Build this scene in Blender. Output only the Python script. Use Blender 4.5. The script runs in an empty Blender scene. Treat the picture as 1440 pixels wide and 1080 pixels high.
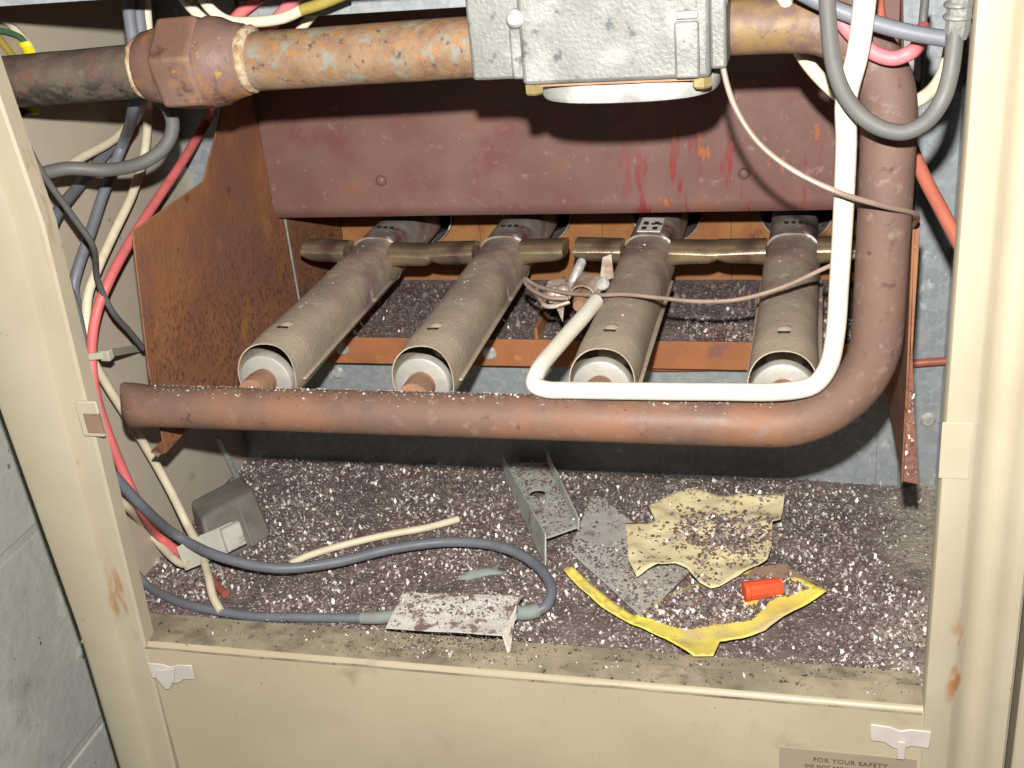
import bpy, bmesh, math, random
import numpy as np
from mathutils import Vector, Matrix, noise

scene = bpy.context.scene
col = scene.collection
random.seed(7); rng = np.random.default_rng(7)

# ---------------------------------------------------------------- camera, light, exposure
cam_data = bpy.data.cameras.new('camera'); cam = bpy.data.objects.new('camera', cam_data); col.objects.link(cam)
R = [(0.968775, -0.021224, 0.247031), (0.231663, 0.432541, -0.871344), (-0.088358, 0.901364, 0.423952)]
L = (0.4269,-0.5564,0.4683)
cam.matrix_world = Matrix(((R[0][0], R[0][1], R[0][2], L[0]), (R[1][0], R[1][1], R[1][2], L[1]), (R[2][0], R[2][1], R[2][2], L[2]), (0, 0, 0, 1)))
cam_data.sensor_width = 36.0; cam_data.lens = 36.0 * 1670.0 / 1440.0
cam_data.clip_start = 0.02; cam_data.clip_end = 50
scene.camera = cam

world = bpy.data.worlds.new('World'); scene.world = world; world.use_nodes = True
world.node_tree.nodes['Background'].inputs[0].default_value = (1.0, 0.95, 0.88, 1)
world.node_tree.nodes['Background'].inputs[1].default_value = 0.010

# the photographer's flash, a few centimetres above the lens
fl = bpy.data.lights.new('camera_flash', 'AREA'); fl.shape = 'DISK'; fl.size = 0.013; fl.energy = 12.0; fl.color = (1.0, 0.965, 0.90)
flo = bpy.data.objects.new('camera_flash', fl); col.objects.link(flo)
upv = Vector((R[0][1], R[1][1], R[2][1])); rtv = Vector((R[0][0], R[1][0], R[2][0]))
flo.location = Vector(L) + upv * 0.058 - rtv * 0.004
aim = Vector((0.27, 0.14, 0.17))
flo.rotation_euler = (aim - flo.location).to_track_quat('-Z', 'Y').to_euler()

vs = scene.view_settings
vs.view_transform = 'Standard'; vs.look = 'None'; vs.exposure = 0.0; vs.gamma = 1.0; vs.use_curve_mapping = False
scene.render.engine = 'CYCLES'

# ---------------------------------------------------------------- materials
def mat(name, c1, c2=None, scale=40, detail=6, lo=.35, hi=.65, rough=.6, rough2=None, metal=0.0, bump=0.15, bscale=300, stains=(), spec=.4, voronoi=False, stretch=(1, 1, 1), speck=None):
    m = bpy.data.materials.new(name); m.use_nodes = True
    nt = m.node_tree; N = nt.nodes; K = nt.links
    b = N['Principled BSDF']; b.inputs['Metallic'].default_value = metal
    b.inputs['Specular IOR Level'].default_value = spec
    tc = N.new('ShaderNodeTexCoord')
    def mapped(s):
        mp = N.new('ShaderNodeMapping'); mp.inputs['Scale'].default_value = s; K.new(tc.outputs['Object'], mp.inputs['Vector']); return mp.outputs[0]
    def noise_tex(sc, det, st=(1, 1, 1), rgh=.6):
        n = N.new('ShaderNodeTexNoise'); n.inputs['Scale'].default_value = sc; n.inputs['Detail'].default_value = det; n.inputs['Roughness'].default_value = rgh
        K.new(mapped(st), n.inputs['Vector']); return n.outputs['Fac']
    def rng_(fac, a, z, t0=0.0, t1=1.0):
        r = N.new('ShaderNodeMapRange'); r.interpolation_type = 'SMOOTHSTEP'
        r.inputs['From Min'].default_value = a; r.inputs['From Max'].default_value = z; r.inputs['To Min'].default_value = t0; r.inputs['To Max'].default_value = t1
        K.new(fac, r.inputs['Value']); return r.outputs['Result']
    def mix(fac, a, c):
        x = N.new('ShaderNodeMix'); x.data_type = 'RGBA'; K.new(fac, x.inputs['Factor'])
        for s, v in ((6, a), (7, c)):
            if isinstance(v, tuple): x.inputs[s].default_value = (*v, 1)
            else: K.new(v, x.inputs[s])
        return x.outputs[2]
    c2 = c2 or tuple(v * .8 for v in c1)
    if voronoi:
        vo = N.new('ShaderNodeTexVoronoi'); vo.inputs['Scale'].default_value = scale; K.new(mapped(stretch), vo.inputs['Vector'])
        sp = N.new('ShaderNodeSeparateColor'); K.new(vo.outputs['Color'], sp.inputs[0])
        f = rng_(sp.outputs[0], 0, 1)
    else:
        f = rng_(noise_tex(scale, detail, stretch), lo, hi)
    c = mix(f, c1, c2)
    for st in stains:      # (colour, scale, low, high, stretch[, (axis, from, to, ...)])
        g = rng_(noise_tex(st[1], 5, st[4] if len(st) > 4 else (1, 1, 1)), st[2], st[3])
        for ax, a, z in (st[5] if len(st) > 5 else ()):
            sx = N.new('ShaderNodeSeparateXYZ'); K.new(tc.outputs['Object'], sx.inputs[0])
            g2 = rng_(sx.outputs['XYZ'.index(ax)], a, z)
            mu = N.new('ShaderNodeMath'); mu.operation = 'MULTIPLY'; K.new(g, mu.inputs[0]); K.new(g2, mu.inputs[1]); g = mu.outputs[0]
        c = mix(g, c, st[0])
    if speck:              # (colour, scale, radius)
        vo = N.new('ShaderNodeTexVoronoi'); vo.inputs['Scale'].default_value = speck[1]; K.new(tc.outputs['Object'], vo.inputs['Vector'])
        c = mix(rng_(vo.outputs['Distance'], speck[2], speck[2] * .5), c, speck[0])
    K.new(c, b.inputs['Base Color'])
    r = rng_(noise_tex(scale * 1.7, 4), .3, .7, rough, rough2 if rough2 is not None else min(1, rough + .15))
    K.new(r, b.inputs['Roughness'])
    if bump:
        bp = N.new('ShaderNodeBump'); bp.inputs['Strength'].default_value = bump; bp.inputs['Distance'].default_value = .002
        K.new(noise_tex(bscale, 5), bp.inputs['Height']); K.new(bp.outputs[0], b.inputs['Normal'])
    return m

DIRT = (.16, .12, .085)
M = {}
M['beige'] = mat('beige_paint', (.445, .395, .295), (.41, .36, .265), 14, rough=.38, bump=.03, bscale=500, stains=[(DIRT, 60, .68, .78), ((.35, .17, .06), 26, .72, .84)])
M['post'] = mat('rust_bled_post_paint', (.445, .395, .295), (.41, .36, .265), 14, rough=.38, bump=.03, bscale=500, stains=[(DIRT, 60, .68, .78), ((.33, .16, .06), 90, .50, .66, (1, 1, .30), (('Z', .41, .35), ('Z', .305, .335), ('X', -.257, -.252), ('X', -.240, -.245))), ((.30, .15, .06), 110, .50, .66, (1, 1, .25), (('X', -.2385, -.2365), ('X', -.2295, -.2325), ('Z', .56, .66))), ((.36, .17, .06), 110, .48, .64, (1, 1, .5), (('Z', .40, .36), ('Z', .315, .34), ('X', .259, .264), ('X', .271, .267)))])
M['panel'] = mat('panel_paint', (.43, .37, .262), (.385, .33, .23), 9, rough=.36, bump=.05, bscale=300, stains=[((.28, .235, .165), 24, .60, .80), ((.22, .18, .13), 90, .62, .74, (1, 1, .35), (('Z', .27, .318),)), ((.62, .58, .48), 120, .71, .75, (1, 1, .6)), ((.10, .08, .06), 160, .71, .75)], speck=((.16, .12, .085), 38, .03))
M['lip'] = mat('dirty_lip_paint', (.36, .31, .215), (.215, .185, .135), 30, rough=.5, bump=.1, stains=[((.13, .105, .08), 38, .50, .78, (1, 1.6, 1)), ((.05, .042, .035), 170, .58, .72), ((.25, .12, .06), 33, .66, .80)])
M['taupe'] = mat('taupe_paint', (.46, .405, .33), (.42, .365, .295), 12, rough=.45, bump=.03, stains=[((.22, .18, .13), 18, .62, .8), ((.12, .09, .06), 70, .70, .78)])
M['galv'] = mat('galvanised_steel', (.34, .365, .38), (.27, .30, .315), 260, rough=.38, rough2=.6, metal=.25, bump=.05, voronoi=True, stains=[((.52, .55, .57), 80, .62, .72), ((.19, .19, .18), 20, .6, .8)], speck=((.75, .75, .75), 170, .08))
M['shield'] = mat('oxide_brown_steel', (.150, .077, .068), (.200, .110, .100), 11, rough=.42, rough2=.6, bump=.05, bscale=160, spec=.35,
    stains=[((.22, .09, .045), 22, .56, .78), ((.165, .060, .060), 26, .50, .72), ((.25, .145, .13), 130, .60, .74), ((.21, .022, .026), 85, .54, .62, (1, 1, .22), (('X', .025, .07), ('Z', .200, .135), ('X', .20, .15))), ((.38, .11, .03), 130, .62, .67, (1, 1, .35), (('X', .03, .08), ('Z', .24, .14)))], speck=((.42, .34, .32), 95, .045))
M['rust_side'] = mat('orange_brown_rust', (.265, .115, .048), (.205, .082, .042), 20, rough=.7, bump=.3, bscale=300, stains=[((.19, .085, .068), 10, .44, .68), ((.105, .040, .022), 330, .47, .66, (1, 1, .8), (('Z', .17, .07),)), ((.33, .15, .05), 34, .58, .78), ((.09, .036, .024), 60, .64, .76)], speck=((.42, .28, .18), 120, .05))
M['rust_rear'] = mat('orange_rust', (.33, .15, .052), (.26, .105, .04), 40, rough=.8, bump=.3, stains=[((.10, .045, .03), 60, .62, .74)])
M['rail'] = mat('rail_rust', (.35, .135, .055), (.29, .11, .048), 28, rough=.7, bump=.2, stains=[((.20, .09, .07), 30, .58, .7), ((.45, .20, .06), 60, .64, .72)])
M['manifold'] = mat('rusty_brown_pipe', (.150, .088, .068), (.130, .079, .067), 26, rough=.5, rough2=.68, bump=.12, bscale=350, stains=[((.215, .105, .060), 22, .38, .68, (1, 1, 1), (('Z', .05, .012),)), ((.20, .125, .055), 120, .40, .62, (1, 1, 1), (('Z', .185, .215), ('X', .205, .16))), ((.075, .040, .033), 110, .60, .74), ((.20, .135, .11), 130, .56, .72)])
M['pipe'] = mat('mottled_rusty_pipe', (.225, .145, .085), (.165, .095, .058), 70, rough=.5, rough2=.7, bump=.3, bscale=260, stains=[((.185, .185, .155), 110, .48, .66), ((.27, .125, .045), 150, .52, .68), ((.06, .037, .028), 190, .58, .72), ((.28, .23, .16), 40, .60, .76)])
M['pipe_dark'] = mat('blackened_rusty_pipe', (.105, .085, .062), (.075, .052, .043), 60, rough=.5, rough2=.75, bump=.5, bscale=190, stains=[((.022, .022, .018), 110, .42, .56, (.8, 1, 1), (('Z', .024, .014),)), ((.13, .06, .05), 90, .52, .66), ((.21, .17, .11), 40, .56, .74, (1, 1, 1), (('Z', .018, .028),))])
M['union'] = mat('rusty_union_iron', (.140, .072, .050), (.165, .100, .088), 25, rough=.5, rough2=.65, bump=.2, stains=[((.25, .115, .04), 45, .52, .68), ((.07, .032, .022), 60, .56, .72), ((.30, .16, .06), 130, .62, .70)])
M['sealant'] = mat('dried_pipe_dope', (.42, .35, .24), (.26, .16, .085), 160, rough=.75, bump=.5, stains=[((.20, .10, .05), 130, .58, .66)])
M['valve'] = mat('cast_aluminium', (.200, .202, .190), (.165, .168, .158), 70, rough=.45, rough2=.62, metal=.25, bump=.28, bscale=520, stains=[((.27, .27, .255), 45, .52, .70), ((.085, .092, .098), 120, .58, .70), ((.33, .25, .13), 30, .68, .8)])
M['valve_white'] = mat('bright_zinc', (.55, .55, .54), (.34, .34, .33), 60, rough=.35, metal=.3, bump=.2, bscale=200)
M['brassy'] = mat('tarnished_brass', (.50, .40, .18), (.35, .27, .12), 90, rough=.35, metal=.6, bump=.1)
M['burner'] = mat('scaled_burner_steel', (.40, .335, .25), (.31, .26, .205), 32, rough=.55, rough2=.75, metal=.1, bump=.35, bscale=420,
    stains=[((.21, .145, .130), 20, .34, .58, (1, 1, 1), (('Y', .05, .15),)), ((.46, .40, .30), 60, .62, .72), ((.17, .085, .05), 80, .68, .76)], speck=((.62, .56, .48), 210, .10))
M['burner_head'] = mat('galvanised_burner_head', (.40, .36, .32), (.24, .17, .155), 45, rough=.45, metal=.3, bump=.1, stains=[((.62, .62, .6), 60, .60, .66), ((.22, .07, .06), 40, .60, .7)])
M['wing'] = mat('blued_crossover_steel', (.58, .47, .29), (.40, .31, .23), 35, rough=.24, rough2=.38, metal=.8, bump=.08, stains=[((.22, .13, .11), 22, .5, .68)])
M['disc'] = mat('zinc_shutter_face', (.44, .42, .385), (.36, .345, .315), 60, rough=.4, rough2=.55, metal=.3, bump=.12, stains=[((.40, .27, .14), 60, .62, .74)])
M['orifice'] = mat('rusted_brass_orifice', (.36, .20, .115), (.28, .15, .10), 90, rough=.6, metal=.2, bump=.2, bscale=500)
M['white_tube'] = mat('white_painted_tube', (.72, .69, .60), (.65, .61, .51), 30, rough=.35, bump=.03, stains=[((.55, .48, .36), 45, .64, .78)])
M['tube_dirty'] = M['white_tube']
M['lead'] = mat('copper_capillary', (.42, .31, .25), (.33, .25, .20), 60, rough=.4, metal=.4, bump=.05)
M['pilot'] = mat('pilot_steel', (.58, .50, .44), (.34, .22, .16), 90, rough=.4, metal=.4, bump=.3, bscale=300, stains=[((.72, .70, .66), 120, .58, .66), ((.20, .09, .05), 70, .6, .7)])
def wire(name, c, rough=.42): return mat(name, c, tuple(v * .86 for v in c), 60, rough=rough, bump=.03, stains=[(tuple(v * .55 + .05 for v in c), 70, .64, .78)])
M['slate'] = wire('slate_grey_insulation', (.155, .165, .19))
M['grey_cable'] = wire('grey_cable_jacket', (.115, .113, .107), .5)
M['red'] = wire('red_insulation', (.66, .155, .155))
M['faded_red'] = wire('faded_red_insulation', (.36, .105, .07))
M['pink'] = wire('pinkish_red_insulation', (.62, .17, .19))
M['cream'] = wire('cream_insulation', (.70, .62, .46))
M['olive'] = wire('olive_insulation', (.33, .26, .06))
M['green'] = wire('green_insulation', (.06, .16, .09))
M['yellow_nut'] = mat('yellow_plastic', (.80, .68, .02), rough=.35, bump=0)
M['orange_nut'] = mat('orange_plastic', (.85, .10, .035), (.78, .085, .03), 60, rough=.4, bump=.05, speck=((.3, .1, .07), 250, .12))
M['tie'] = mat('nylon_tie', (.50, .47, .37), rough=.45, bump=0)
M['black'] = mat('black_void', (.012, .011, .010), rough=.9, bump=0)
M['dark_block'] = mat('dark_grey_plastic', (.17, .16, .14), (.12, .11, .098), 40, rough=.55, bump=.1, stains=[((.22, .19, .17), 60, .6, .72)])
M['grey_plastic'] = mat('grey_connector_plastic', (.44, .42, .37), (.37, .35, .31), 30, rough=.5, bump=.05, stains=[((.18, .15, .12), 60, .62, .74)])
M['bracket'] = mat('galvanised_bracket', (.60, .61, .56), (.44, .47, .43), 80, rough=.4, metal=.35, bump=.1, stains=[((.20, .13, .12), 60, .60, .70)])
M['card'] = mat('grey_card', (.44, .42, .39), (.38, .355, .325), 40, rough=.8, bump=.1, stains=[((.22, .17, .15), 70, .56, .70)], speck=((.08, .06, .05), 160, .10))
M['tan_paper'] = mat('tan_paper', (.78, .69, .43), (.70, .60, .35), 22, rough=.75, bump=.15, bscale=120, stains=[((.66, .58, .38), 50, .58, .7), ((.30, .20, .11), 60, .66, .76)], speck=((.10, .06, .05), 130, .09))
M['yellow_paper'] = mat('yellow_paper', (.88, .74, .13), (.78, .64, .16), 26, rough=.7, bump=.1, stains=[((.62, .50, .25), 26, .54, .68)], speck=((.12, .07, .05), 150, .10))
M['brown_paper'] = mat('brown_paper', (.30, .19, .13), (.24, .15, .105), 50, rough=.85, bump=.1, speck=((.08, .05, .04), 160, .12))
M['cover'] = mat('dusty_metal_cover', (.68, .65, .60), (.54, .50, .46), 50, rough=.55, bump=.2, stains=[((.20, .14, .13), 90, .52, .60)])
M['verdigris'] = mat('green_stained_boot', (.25, .29, .265), (.21, .22, .205), 40, rough=.7, bump=.1)
M['debris'] = mat('rust_dust', (.115, .088, .082), (.18, .135, .125), 60, rough=.9, bump=.8, bscale=420, stains=[((.16, .055, .045), 16, .58, .70), ((.27, .225, .20), 30, .58, .74), ((.34, .295, .235), 20, .34, .56, (1, 1, 1), (('X', .215, .262),)), ((.55, .48, .46), 420, .58, .64)])
M['fl_dark'] = mat('dark_rust_flake', (.11, .085, .08), (.15, .11, .105), 200, rough=.45, bump=0)
M['fl_mauve'] = mat('mauve_rust_flake', (.26, .20, .19), (.20, .15, .142), 200, rough=.4, bump=0)
M['fl_white'] = mat('pale_scale_flake', (.74, .69, .65), (.60, .54, .51), 200, rough=.35, bump=0)
M['fl_shiny'] = mat('shiny_scale_flake', (.85, .80, .78), (.75, .70, .69), 200, rough=.22, metal=.75, bump=0)
M['fl_red'] = mat('red_rust_flake', (.20, .095, .08), (.16, .075, .06), 200, rough=.6, bump=0)
M['block'] = mat('grey_painted_block', (.50, .51, .475), (.43, .44, .41), 9, rough=.85, bump=.5, bscale=90, stains=[((.64, .66, .62), 25, .58, .74), ((.30, .30, .27), 11, .55, .75), ((.10, .095, .085), 40, .66, .73), ((.06, .055, .05), 100, .67, .72), ((.75, .76, .73), 260, .66, .72)], speck=((.07, .065, .055), 60, .05))
M['mortar'] = mat('painted_mortar', (.46, .475, .44), (.40, .41, .38), 20, rough=.9, bump=.5, bscale=120)
M['screw'] = mat('zinc_screw', (.62, .62, .60), (.4, .4, .38), 200, rough=.35, metal=.4, bump=.1)
M['white_clip'] = mat('white_door_clip', (.56, .51, .475), (.50, .45, .415), 40, rough=.4, bump=.05, stains=[((.25, .18, .13), 60, .66, .74)])
M['sticker'] = mat('faded_sticker', (.335, .275, .20), (.305, .25, .178), 15, rough=.55, bump=0)
M['ink'] = mat('brown_ink', (.11, .062, .045), (.16, .10, .07), 150, rough=.6, bump=0)

# ---------------------------------------------------------------- helpers
ORG = {}
class B:
    def __init__(s): s.v = []; s.f = []
    def add(s, v, f):
        o = len(s.v); s.v += [tuple(p) for p in v]; s.f += [tuple(i + o for i in q) for q in f]; return s
    def box(s, x0, x1, y0, y1, z0, z1):
        return s.hexa([(x0, y0, z0), (x1, y0, z0), (x1, y0, z1), (x0, y0, z1)], (0, y1 - y0, 0))
    def hexa(s, q, d):
        d = Vector(d); q = [Vector(p) for p in q]; n = len(q)
        v = q + [p + d for p in q]
        f = [tuple(range(n)), tuple(range(2 * n - 1, n - 1, -1))] + [(i, i + n, (i + 1) % n + n, (i + 1) % n) for i in range(n)]
        return s.add(v, f)
    def loft(s, rings, cap0=True, cap1=True):
        n = len(rings[0]); v = [p for r in rings for p in r]; f = []
        for k in range(len(rings) - 1):
            for i in range(n):
                j = (i + 1) % n; f.append((k * n + i, k * n + j, (k + 1) * n + j, (k + 1) * n + i))
        if cap0: f.append(tuple(range(n - 1, -1, -1)))
        if cap1: f.append(tuple(range((len(rings) - 1) * n, len(rings) * n)))
        return s.add(v, f)
    def lathe(s, p, d, prof, n=24, cap0=True, cap1=True):
        p = Vector(p); d = Vector(d).normalized(); a = d.orthogonal().normalized(); b = d.cross(a)
        return s.loft([[p + d * t + (a * math.cos(2 * math.pi * i / n) + b * math.sin(2 * math.pi * i / n)) * r for i in range(n)] for t, r in prof], cap0, cap1)
    def tube(s, pts, r, n=12, res=8, wob=0):
        pts = spline(pts, res)
        rings = []; t0 = None; a = None
        for i, p in enumerate(pts):
            t = (pts[min(i + 1, len(pts) - 1)] - pts[max(i - 1, 0)]).normalized()
            if a is None: a = t.orthogonal().normalized()
            else: a = (a - t * a.dot(t)).normalized()
            b = t.cross(a)
            rr = r[0] + (r[1] - r[0]) * i / (len(pts) - 1) if isinstance(r, tuple) else r
            if wob: rr *= 1 + wob * noise.noise(p * 60)
            rings.append([p + (a * math.cos(2 * math.pi * k / n) + b * math.sin(2 * math.pi * k / n)) * rr for k in range(n)])
        return s.loft(rings)
def spline(pts, res=8):
    P_ = [Vector(p) for p in pts]
    if len(P_) == 2: return [P_[0].lerp(P_[1], i / res) for i in range(res + 1)]
    q = [P_[0] * 2 - P_[1]] + P_ + [P_[-1] * 2 - P_[-2]]; out = []
    for i in range(1, len(q) - 2):
        p0, p1, p2, p3 = q[i - 1:i + 3]
        t0 = 0; t1 = max((p1 - p0).length ** .5, 1e-5); t2 = t1 + max((p2 - p1).length ** .5, 1e-5); t3 = t2 + max((p3 - p2).length ** .5, 1e-5)
        for k in range(res):
            t = t1 + (t2 - t1) * k / res
            a1 = p0 * ((t1 - t) / (t1 - t0)) + p1 * ((t - t0) / (t1 - t0)); a2 = p1 * ((t2 - t) / (t2 - t1)) + p2 * ((t - t1) / (t2 - t1)); a3 = p2 * ((t3 - t) / (t3 - t2)) + p3 * ((t - t2) / (t3 - t2))
            b1 = a1 * ((t2 - t) / (t2 - t0)) + a2 * ((t - t0) / (t2 - t0)); b2 = a2 * ((t3 - t) / (t3 - t1)) + a3 * ((t - t1) / (t3 - t1))
            out.append(b1 * ((t2 - t) / (t2 - t1)) + b2 * ((t - t1) / (t2 - t1)))
    return out + [P_[-1]]
def tagit(o, label, cat, group=None, kind=None):
    o['label'] = label; o['category'] = cat
    if group: o['group'] = group
    if kind: o['kind'] = kind
    return o
def thing(name, label, cat, loc, group=None):
    o = bpy.data.objects.new(name, None); o.empty_display_size = .02; col.objects.link(o); o.location = loc; ORG[o.name] = Vector(loc)
    return tagit(o, label, cat, group)
def build(name, b, m, parent=None, smooth=False, bevel=0, seg=2, solid=0):
    if parent is not None: org = ORG[parent.name]
    else:
        a = np.array(b.v); org = Vector(((a[:, 0].min() + a[:, 0].max()) / 2, (a[:, 1].min() + a[:, 1].max()) / 2, a[:, 2].min()))
    me = bpy.data.meshes.new(name); me.from_pydata([tuple(Vector(p) - org) for p in b.v], [], b.f)
    bm = bmesh.new(); bm.from_mesh(me); bmesh.ops.recalc_face_normals(bm, faces=bm.faces); bm.to_mesh(me); bm.free()
    me.materials.append(M[m]); o = bpy.data.objects.new(name, me); col.objects.link(o)
    if parent is not None: o.parent = parent
    else: o.location = org
    ORG[o.name] = org
    if smooth or bevel:
        me.shade_smooth() if smooth is True else None
        if smooth == 'auto' or bevel:
            me.shade_smooth()
            bm = bmesh.new(); bm.from_mesh(me)
            for e in bm.edges:
                if len(e.link_faces) == 2 and e.calc_face_angle(0) > .6: e.smooth = False
            bm.to_mesh(me); bm.free()
    if solid:
        md = o.modifiers.new('thickness', 'SOLIDIFY'); md.thickness = solid; md.offset = 0
    if bevel:
        md = o.modifiers.new('edge', 'BEVEL'); md.width = bevel; md.segments = seg; md.limit_method = 'ANGLE'; md.angle_limit = .6; md.harden_normals = False
    return o
def plate_hole(c, u, v, w, h, r, t, n=32):
    """rectangular plate of half-sizes w,h about c with a round hole, thickness t along u x v"""
    c, u, v = Vector(c), Vector(u).normalized(), Vector(v).normalized(); d = u.cross(v) * t
    def ring(k):
        o = []
        for i in range(n):
            a = 2 * math.pi * i / n; x, y = math.cos(a), math.sin(a)
            if k: o.append(c + u * x * r + v * y * r)
            else:
                s = 1 / max(abs(x), abs(y)); o.append(c + u * x * s * w + v * y * s * h)
        return o
    # square mapping keeps the corners when n is a multiple of 8
    a, b_ = ring(0), ring(1)
    bb = B(); bb.loft([a, b_, [p + d for p in b_], [p + d for p in a], a], False, False); return bb
def seg_dist(p, a, b):
    e = b - a; t = max(0, min(1, (p - a).dot(e) / max(1e-9, e.length_squared))); return (p - a - e * t).length
def paper(poly, cuts=4, amp=.002, fr=40, curl=.0, seed=0, zadd=lambda p: 0):
    bm = bmesh.new(); f = bm.faces.new([bm.verts.new(p) for p in poly])
    bmesh.ops.triangulate(bm, faces=[f])
    for _ in range(cuts):
        long_ = [e for e in bm.edges if e.calc_length() > .006]
        if not long_: break
        bmesh.ops.subdivide_edges(bm, edges=long_, cuts=1)
        bmesh.ops.triangulate(bm, faces=[f for f in bm.faces if len(f.verts) > 3])
    bd = [Vector(p) for p in poly]
    for v in bm.verts:
        p = v.co.copy()
        dmin = min(seg_dist(p, bd[i], bd[(i + 1) % len(bd)]) for i in range(len(bd)))
        v.co.z += amp * (noise.noise(p * fr + Vector((seed, 0, 0))) + .5 * abs(noise.noise(p * fr * 2.3 + Vector((seed, 3, 0))))) + curl * math.exp(-dmin / .008) + zadd(p)
    bm.verts.ensure_lookup_table()
    b = B(); b.v = [tuple(v.co) for v in bm.verts]; bm.verts.index_update(); b.f = [tuple(v.index for v in f.verts) for f in bm.faces]; bm.free(); return b
def flakes(name, pts, smin, smax, weights, label, parent=None, tilt=.45, cat='flakes', lift=.0006):
    """many small irregular scale flakes lying at pts (N,3); one object"""
    pts = np.asarray(pts); n = len(pts); org = np.array(ORG[parent.name]) if parent is not None else np.array([pts[:, 0].mean(), pts[:, 1].mean(), pts[:, 2].min()])
    s = smin + (smax - smin) * rng.random(n) ** 2.5
    yaw = rng.random(n) * 6.283; ti = rng.normal(0, tilt, n); tj = rng.normal(0, tilt, n)
    base = np.array([[-1, -.6], [.7, -.9], [1, .5], [-.5, .9]])
    q = base[None] * (.7 + .6 * rng.random((n, 4, 2))) * s[:, None, None] * .5
    c, sn = np.cos(yaw)[:, None], np.sin(yaw)[:, None]
    x = q[:, :, 0] * c - q[:, :, 1] * sn; y = q[:, :, 0] * sn + q[:, :, 1] * c
    z = x * np.tan(np.clip(ti, -1, 1))[:, None] + y * np.tan(np.clip(tj, -1, 1))[:, None]
    z = z - z.min(axis=1, keepdims=True) * .8 + lift
    V = np.stack([x, y, z], 2) + pts[:, None, :] - org
    me = bpy.data.meshes.new(name); me.vertices.add(n * 4); me.loops.add(n * 4); me.polygons.add(n)
    me.vertices.foreach_set('co', V.reshape(-1).astype(np.float32)); me.loops.foreach_set('vertex_index', np.arange(n * 4, dtype=np.int32))
    me.polygons.foreach_set('loop_start', np.arange(0, n * 4, 4, dtype=np.int32))
    keys = ['fl_dark', 'fl_mauve', 'fl_white', 'fl_shiny', 'fl_red']
    for k in keys: me.materials.append(M[k])
    me.polygons.foreach_set('material_index', rng.choice(5, n, p=np.array(weights) / sum(weights)).astype(np.int32))
    me.update(calc_edges=True)
    o = bpy.data.objects.new(name, me); col.objects.link(o); o['kind'] = 'stuff'; ORG[o.name] = Vector(org)
    if parent is not None: o.parent = parent
    else: o.location = Vector(org); o['label'] = label; o['category'] = cat
    return o
def in_poly(px, py, poly):
    poly = np.array(poly)[:, :2]; r = np.zeros(len(px), bool); j = len(poly) - 1
    for i in range(len(poly)):
        a, b_ = poly[i], poly[j]
        r ^= ((a[1] > py) != (b_[1] > py)) & (px < (b_[0] - a[0]) * (py - a[1]) / (b_[1] - a[1] + 1e-12) + a[0]); j = i
    return r
def scatter_poly(poly, n, keep=None):
    a = np.array(poly); lo, hi = a.min(0), a.max(0)
    p = lo[:2] + (hi[:2] - lo[:2]) * rng.random((n * 3, 2)); p = p[in_poly(p[:, 0], p[:, 1], poly)][:n]
    if keep: p = p[np.array([keep(q) for q in p], bool)]
    return p

YB, ZF = .270, -.016          # back panel, floor pan
# ---------------------------------------------------------------- block wall beside the furnace
wall = thing('block_wall', 'grey painted concrete block wall beside the furnace cabinet', 'wall', (-.17, .2, -.64))
build('mortar', B().box(-.30, -.1522, -.5, 1.1, -.64, .8), 'mortar', wall)
bme = None
for r_ in range(8):
    z0 = -.578 + r_ * .197; yo = -.62 + (.2 if r_ % 2 else 0)
    for c_ in range(4):
        y0 = yo + c_ * .40
        if bme is None:
            o = build('block', B().box(-.20, -.1508, y0 + .003, y0 + .397, z0 + .003, z0 + .194), 'block', wall, bevel=.002, seg=3); bme = o; b0 = (y0, z0)
        else:
            o = bme.copy(); col.objects.link(o); o.parent = wall; o.location = (random.uniform(-.001, .001), y0 - b0[0], z0 - b0[1])

# ---------------------------------------------------------------- furnace cabinet
cab = thing('furnace_cabinet', 'beige sheet-metal furnace cabinet with its front door off', 'furnace', (.24, .15, -.32))
def xin(z): return -.0005 + .027 * z if z < .29 else .00733 - .085 * (z - .29)
def xout(z): return -.0425 - .055 * max(0, z - .0)
zs = [-.32, -.2, -.1, 0, .1, .2, .26, .29, .32, .36, .40, .45]
post = B(); rings = []
for z in zs:
    a, o_ = xin(z), xout(z)
    prof = [(-.0595 - .5 * max(0, -.058 - o_), .6), (min(-.0590, o_ - .004), .012), (o_ - .003, .001), (o_ - .0015, -.0045), (o_ + .002, -.006), (a - .0165, -.006), (a - .0145, -.0052), (a - .0135, -.003), (a - .013, -.0005), (a - .0015, -.0005), (a, .001), (a, .012), (a - .0015, .012), (a - .0015, .003), (o_ + .001, .003), (min(-.0575, o_ - .0025), .013), (-.0575, .6)]
    rings.append([(x, y, z) for x, y in prof])
post.loft(rings); build('corner_post', post, 'post', cab, smooth='auto')
# slot tab on the left post
q = (0.0066,-0.0020,0.1687)
tb = plate_hole((q[0] - .002, -.0012, q[2]), (1, 0, 0), (0, 0, 1), .0075, .0125, .0001, .0008, 16)
tab = build('slot_tab', B().box(q[0] - .0095, q[0] + .0055, -.0022, .0, q[2] - .012, q[2] + .012), 'beige', cab, bevel=.001)
build('slot', B().box(q[0] - .005, q[0] + .0058, -.0027, -.0012, q[2] - .009, q[2] + .004), 'brown_paper', tab)
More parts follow.
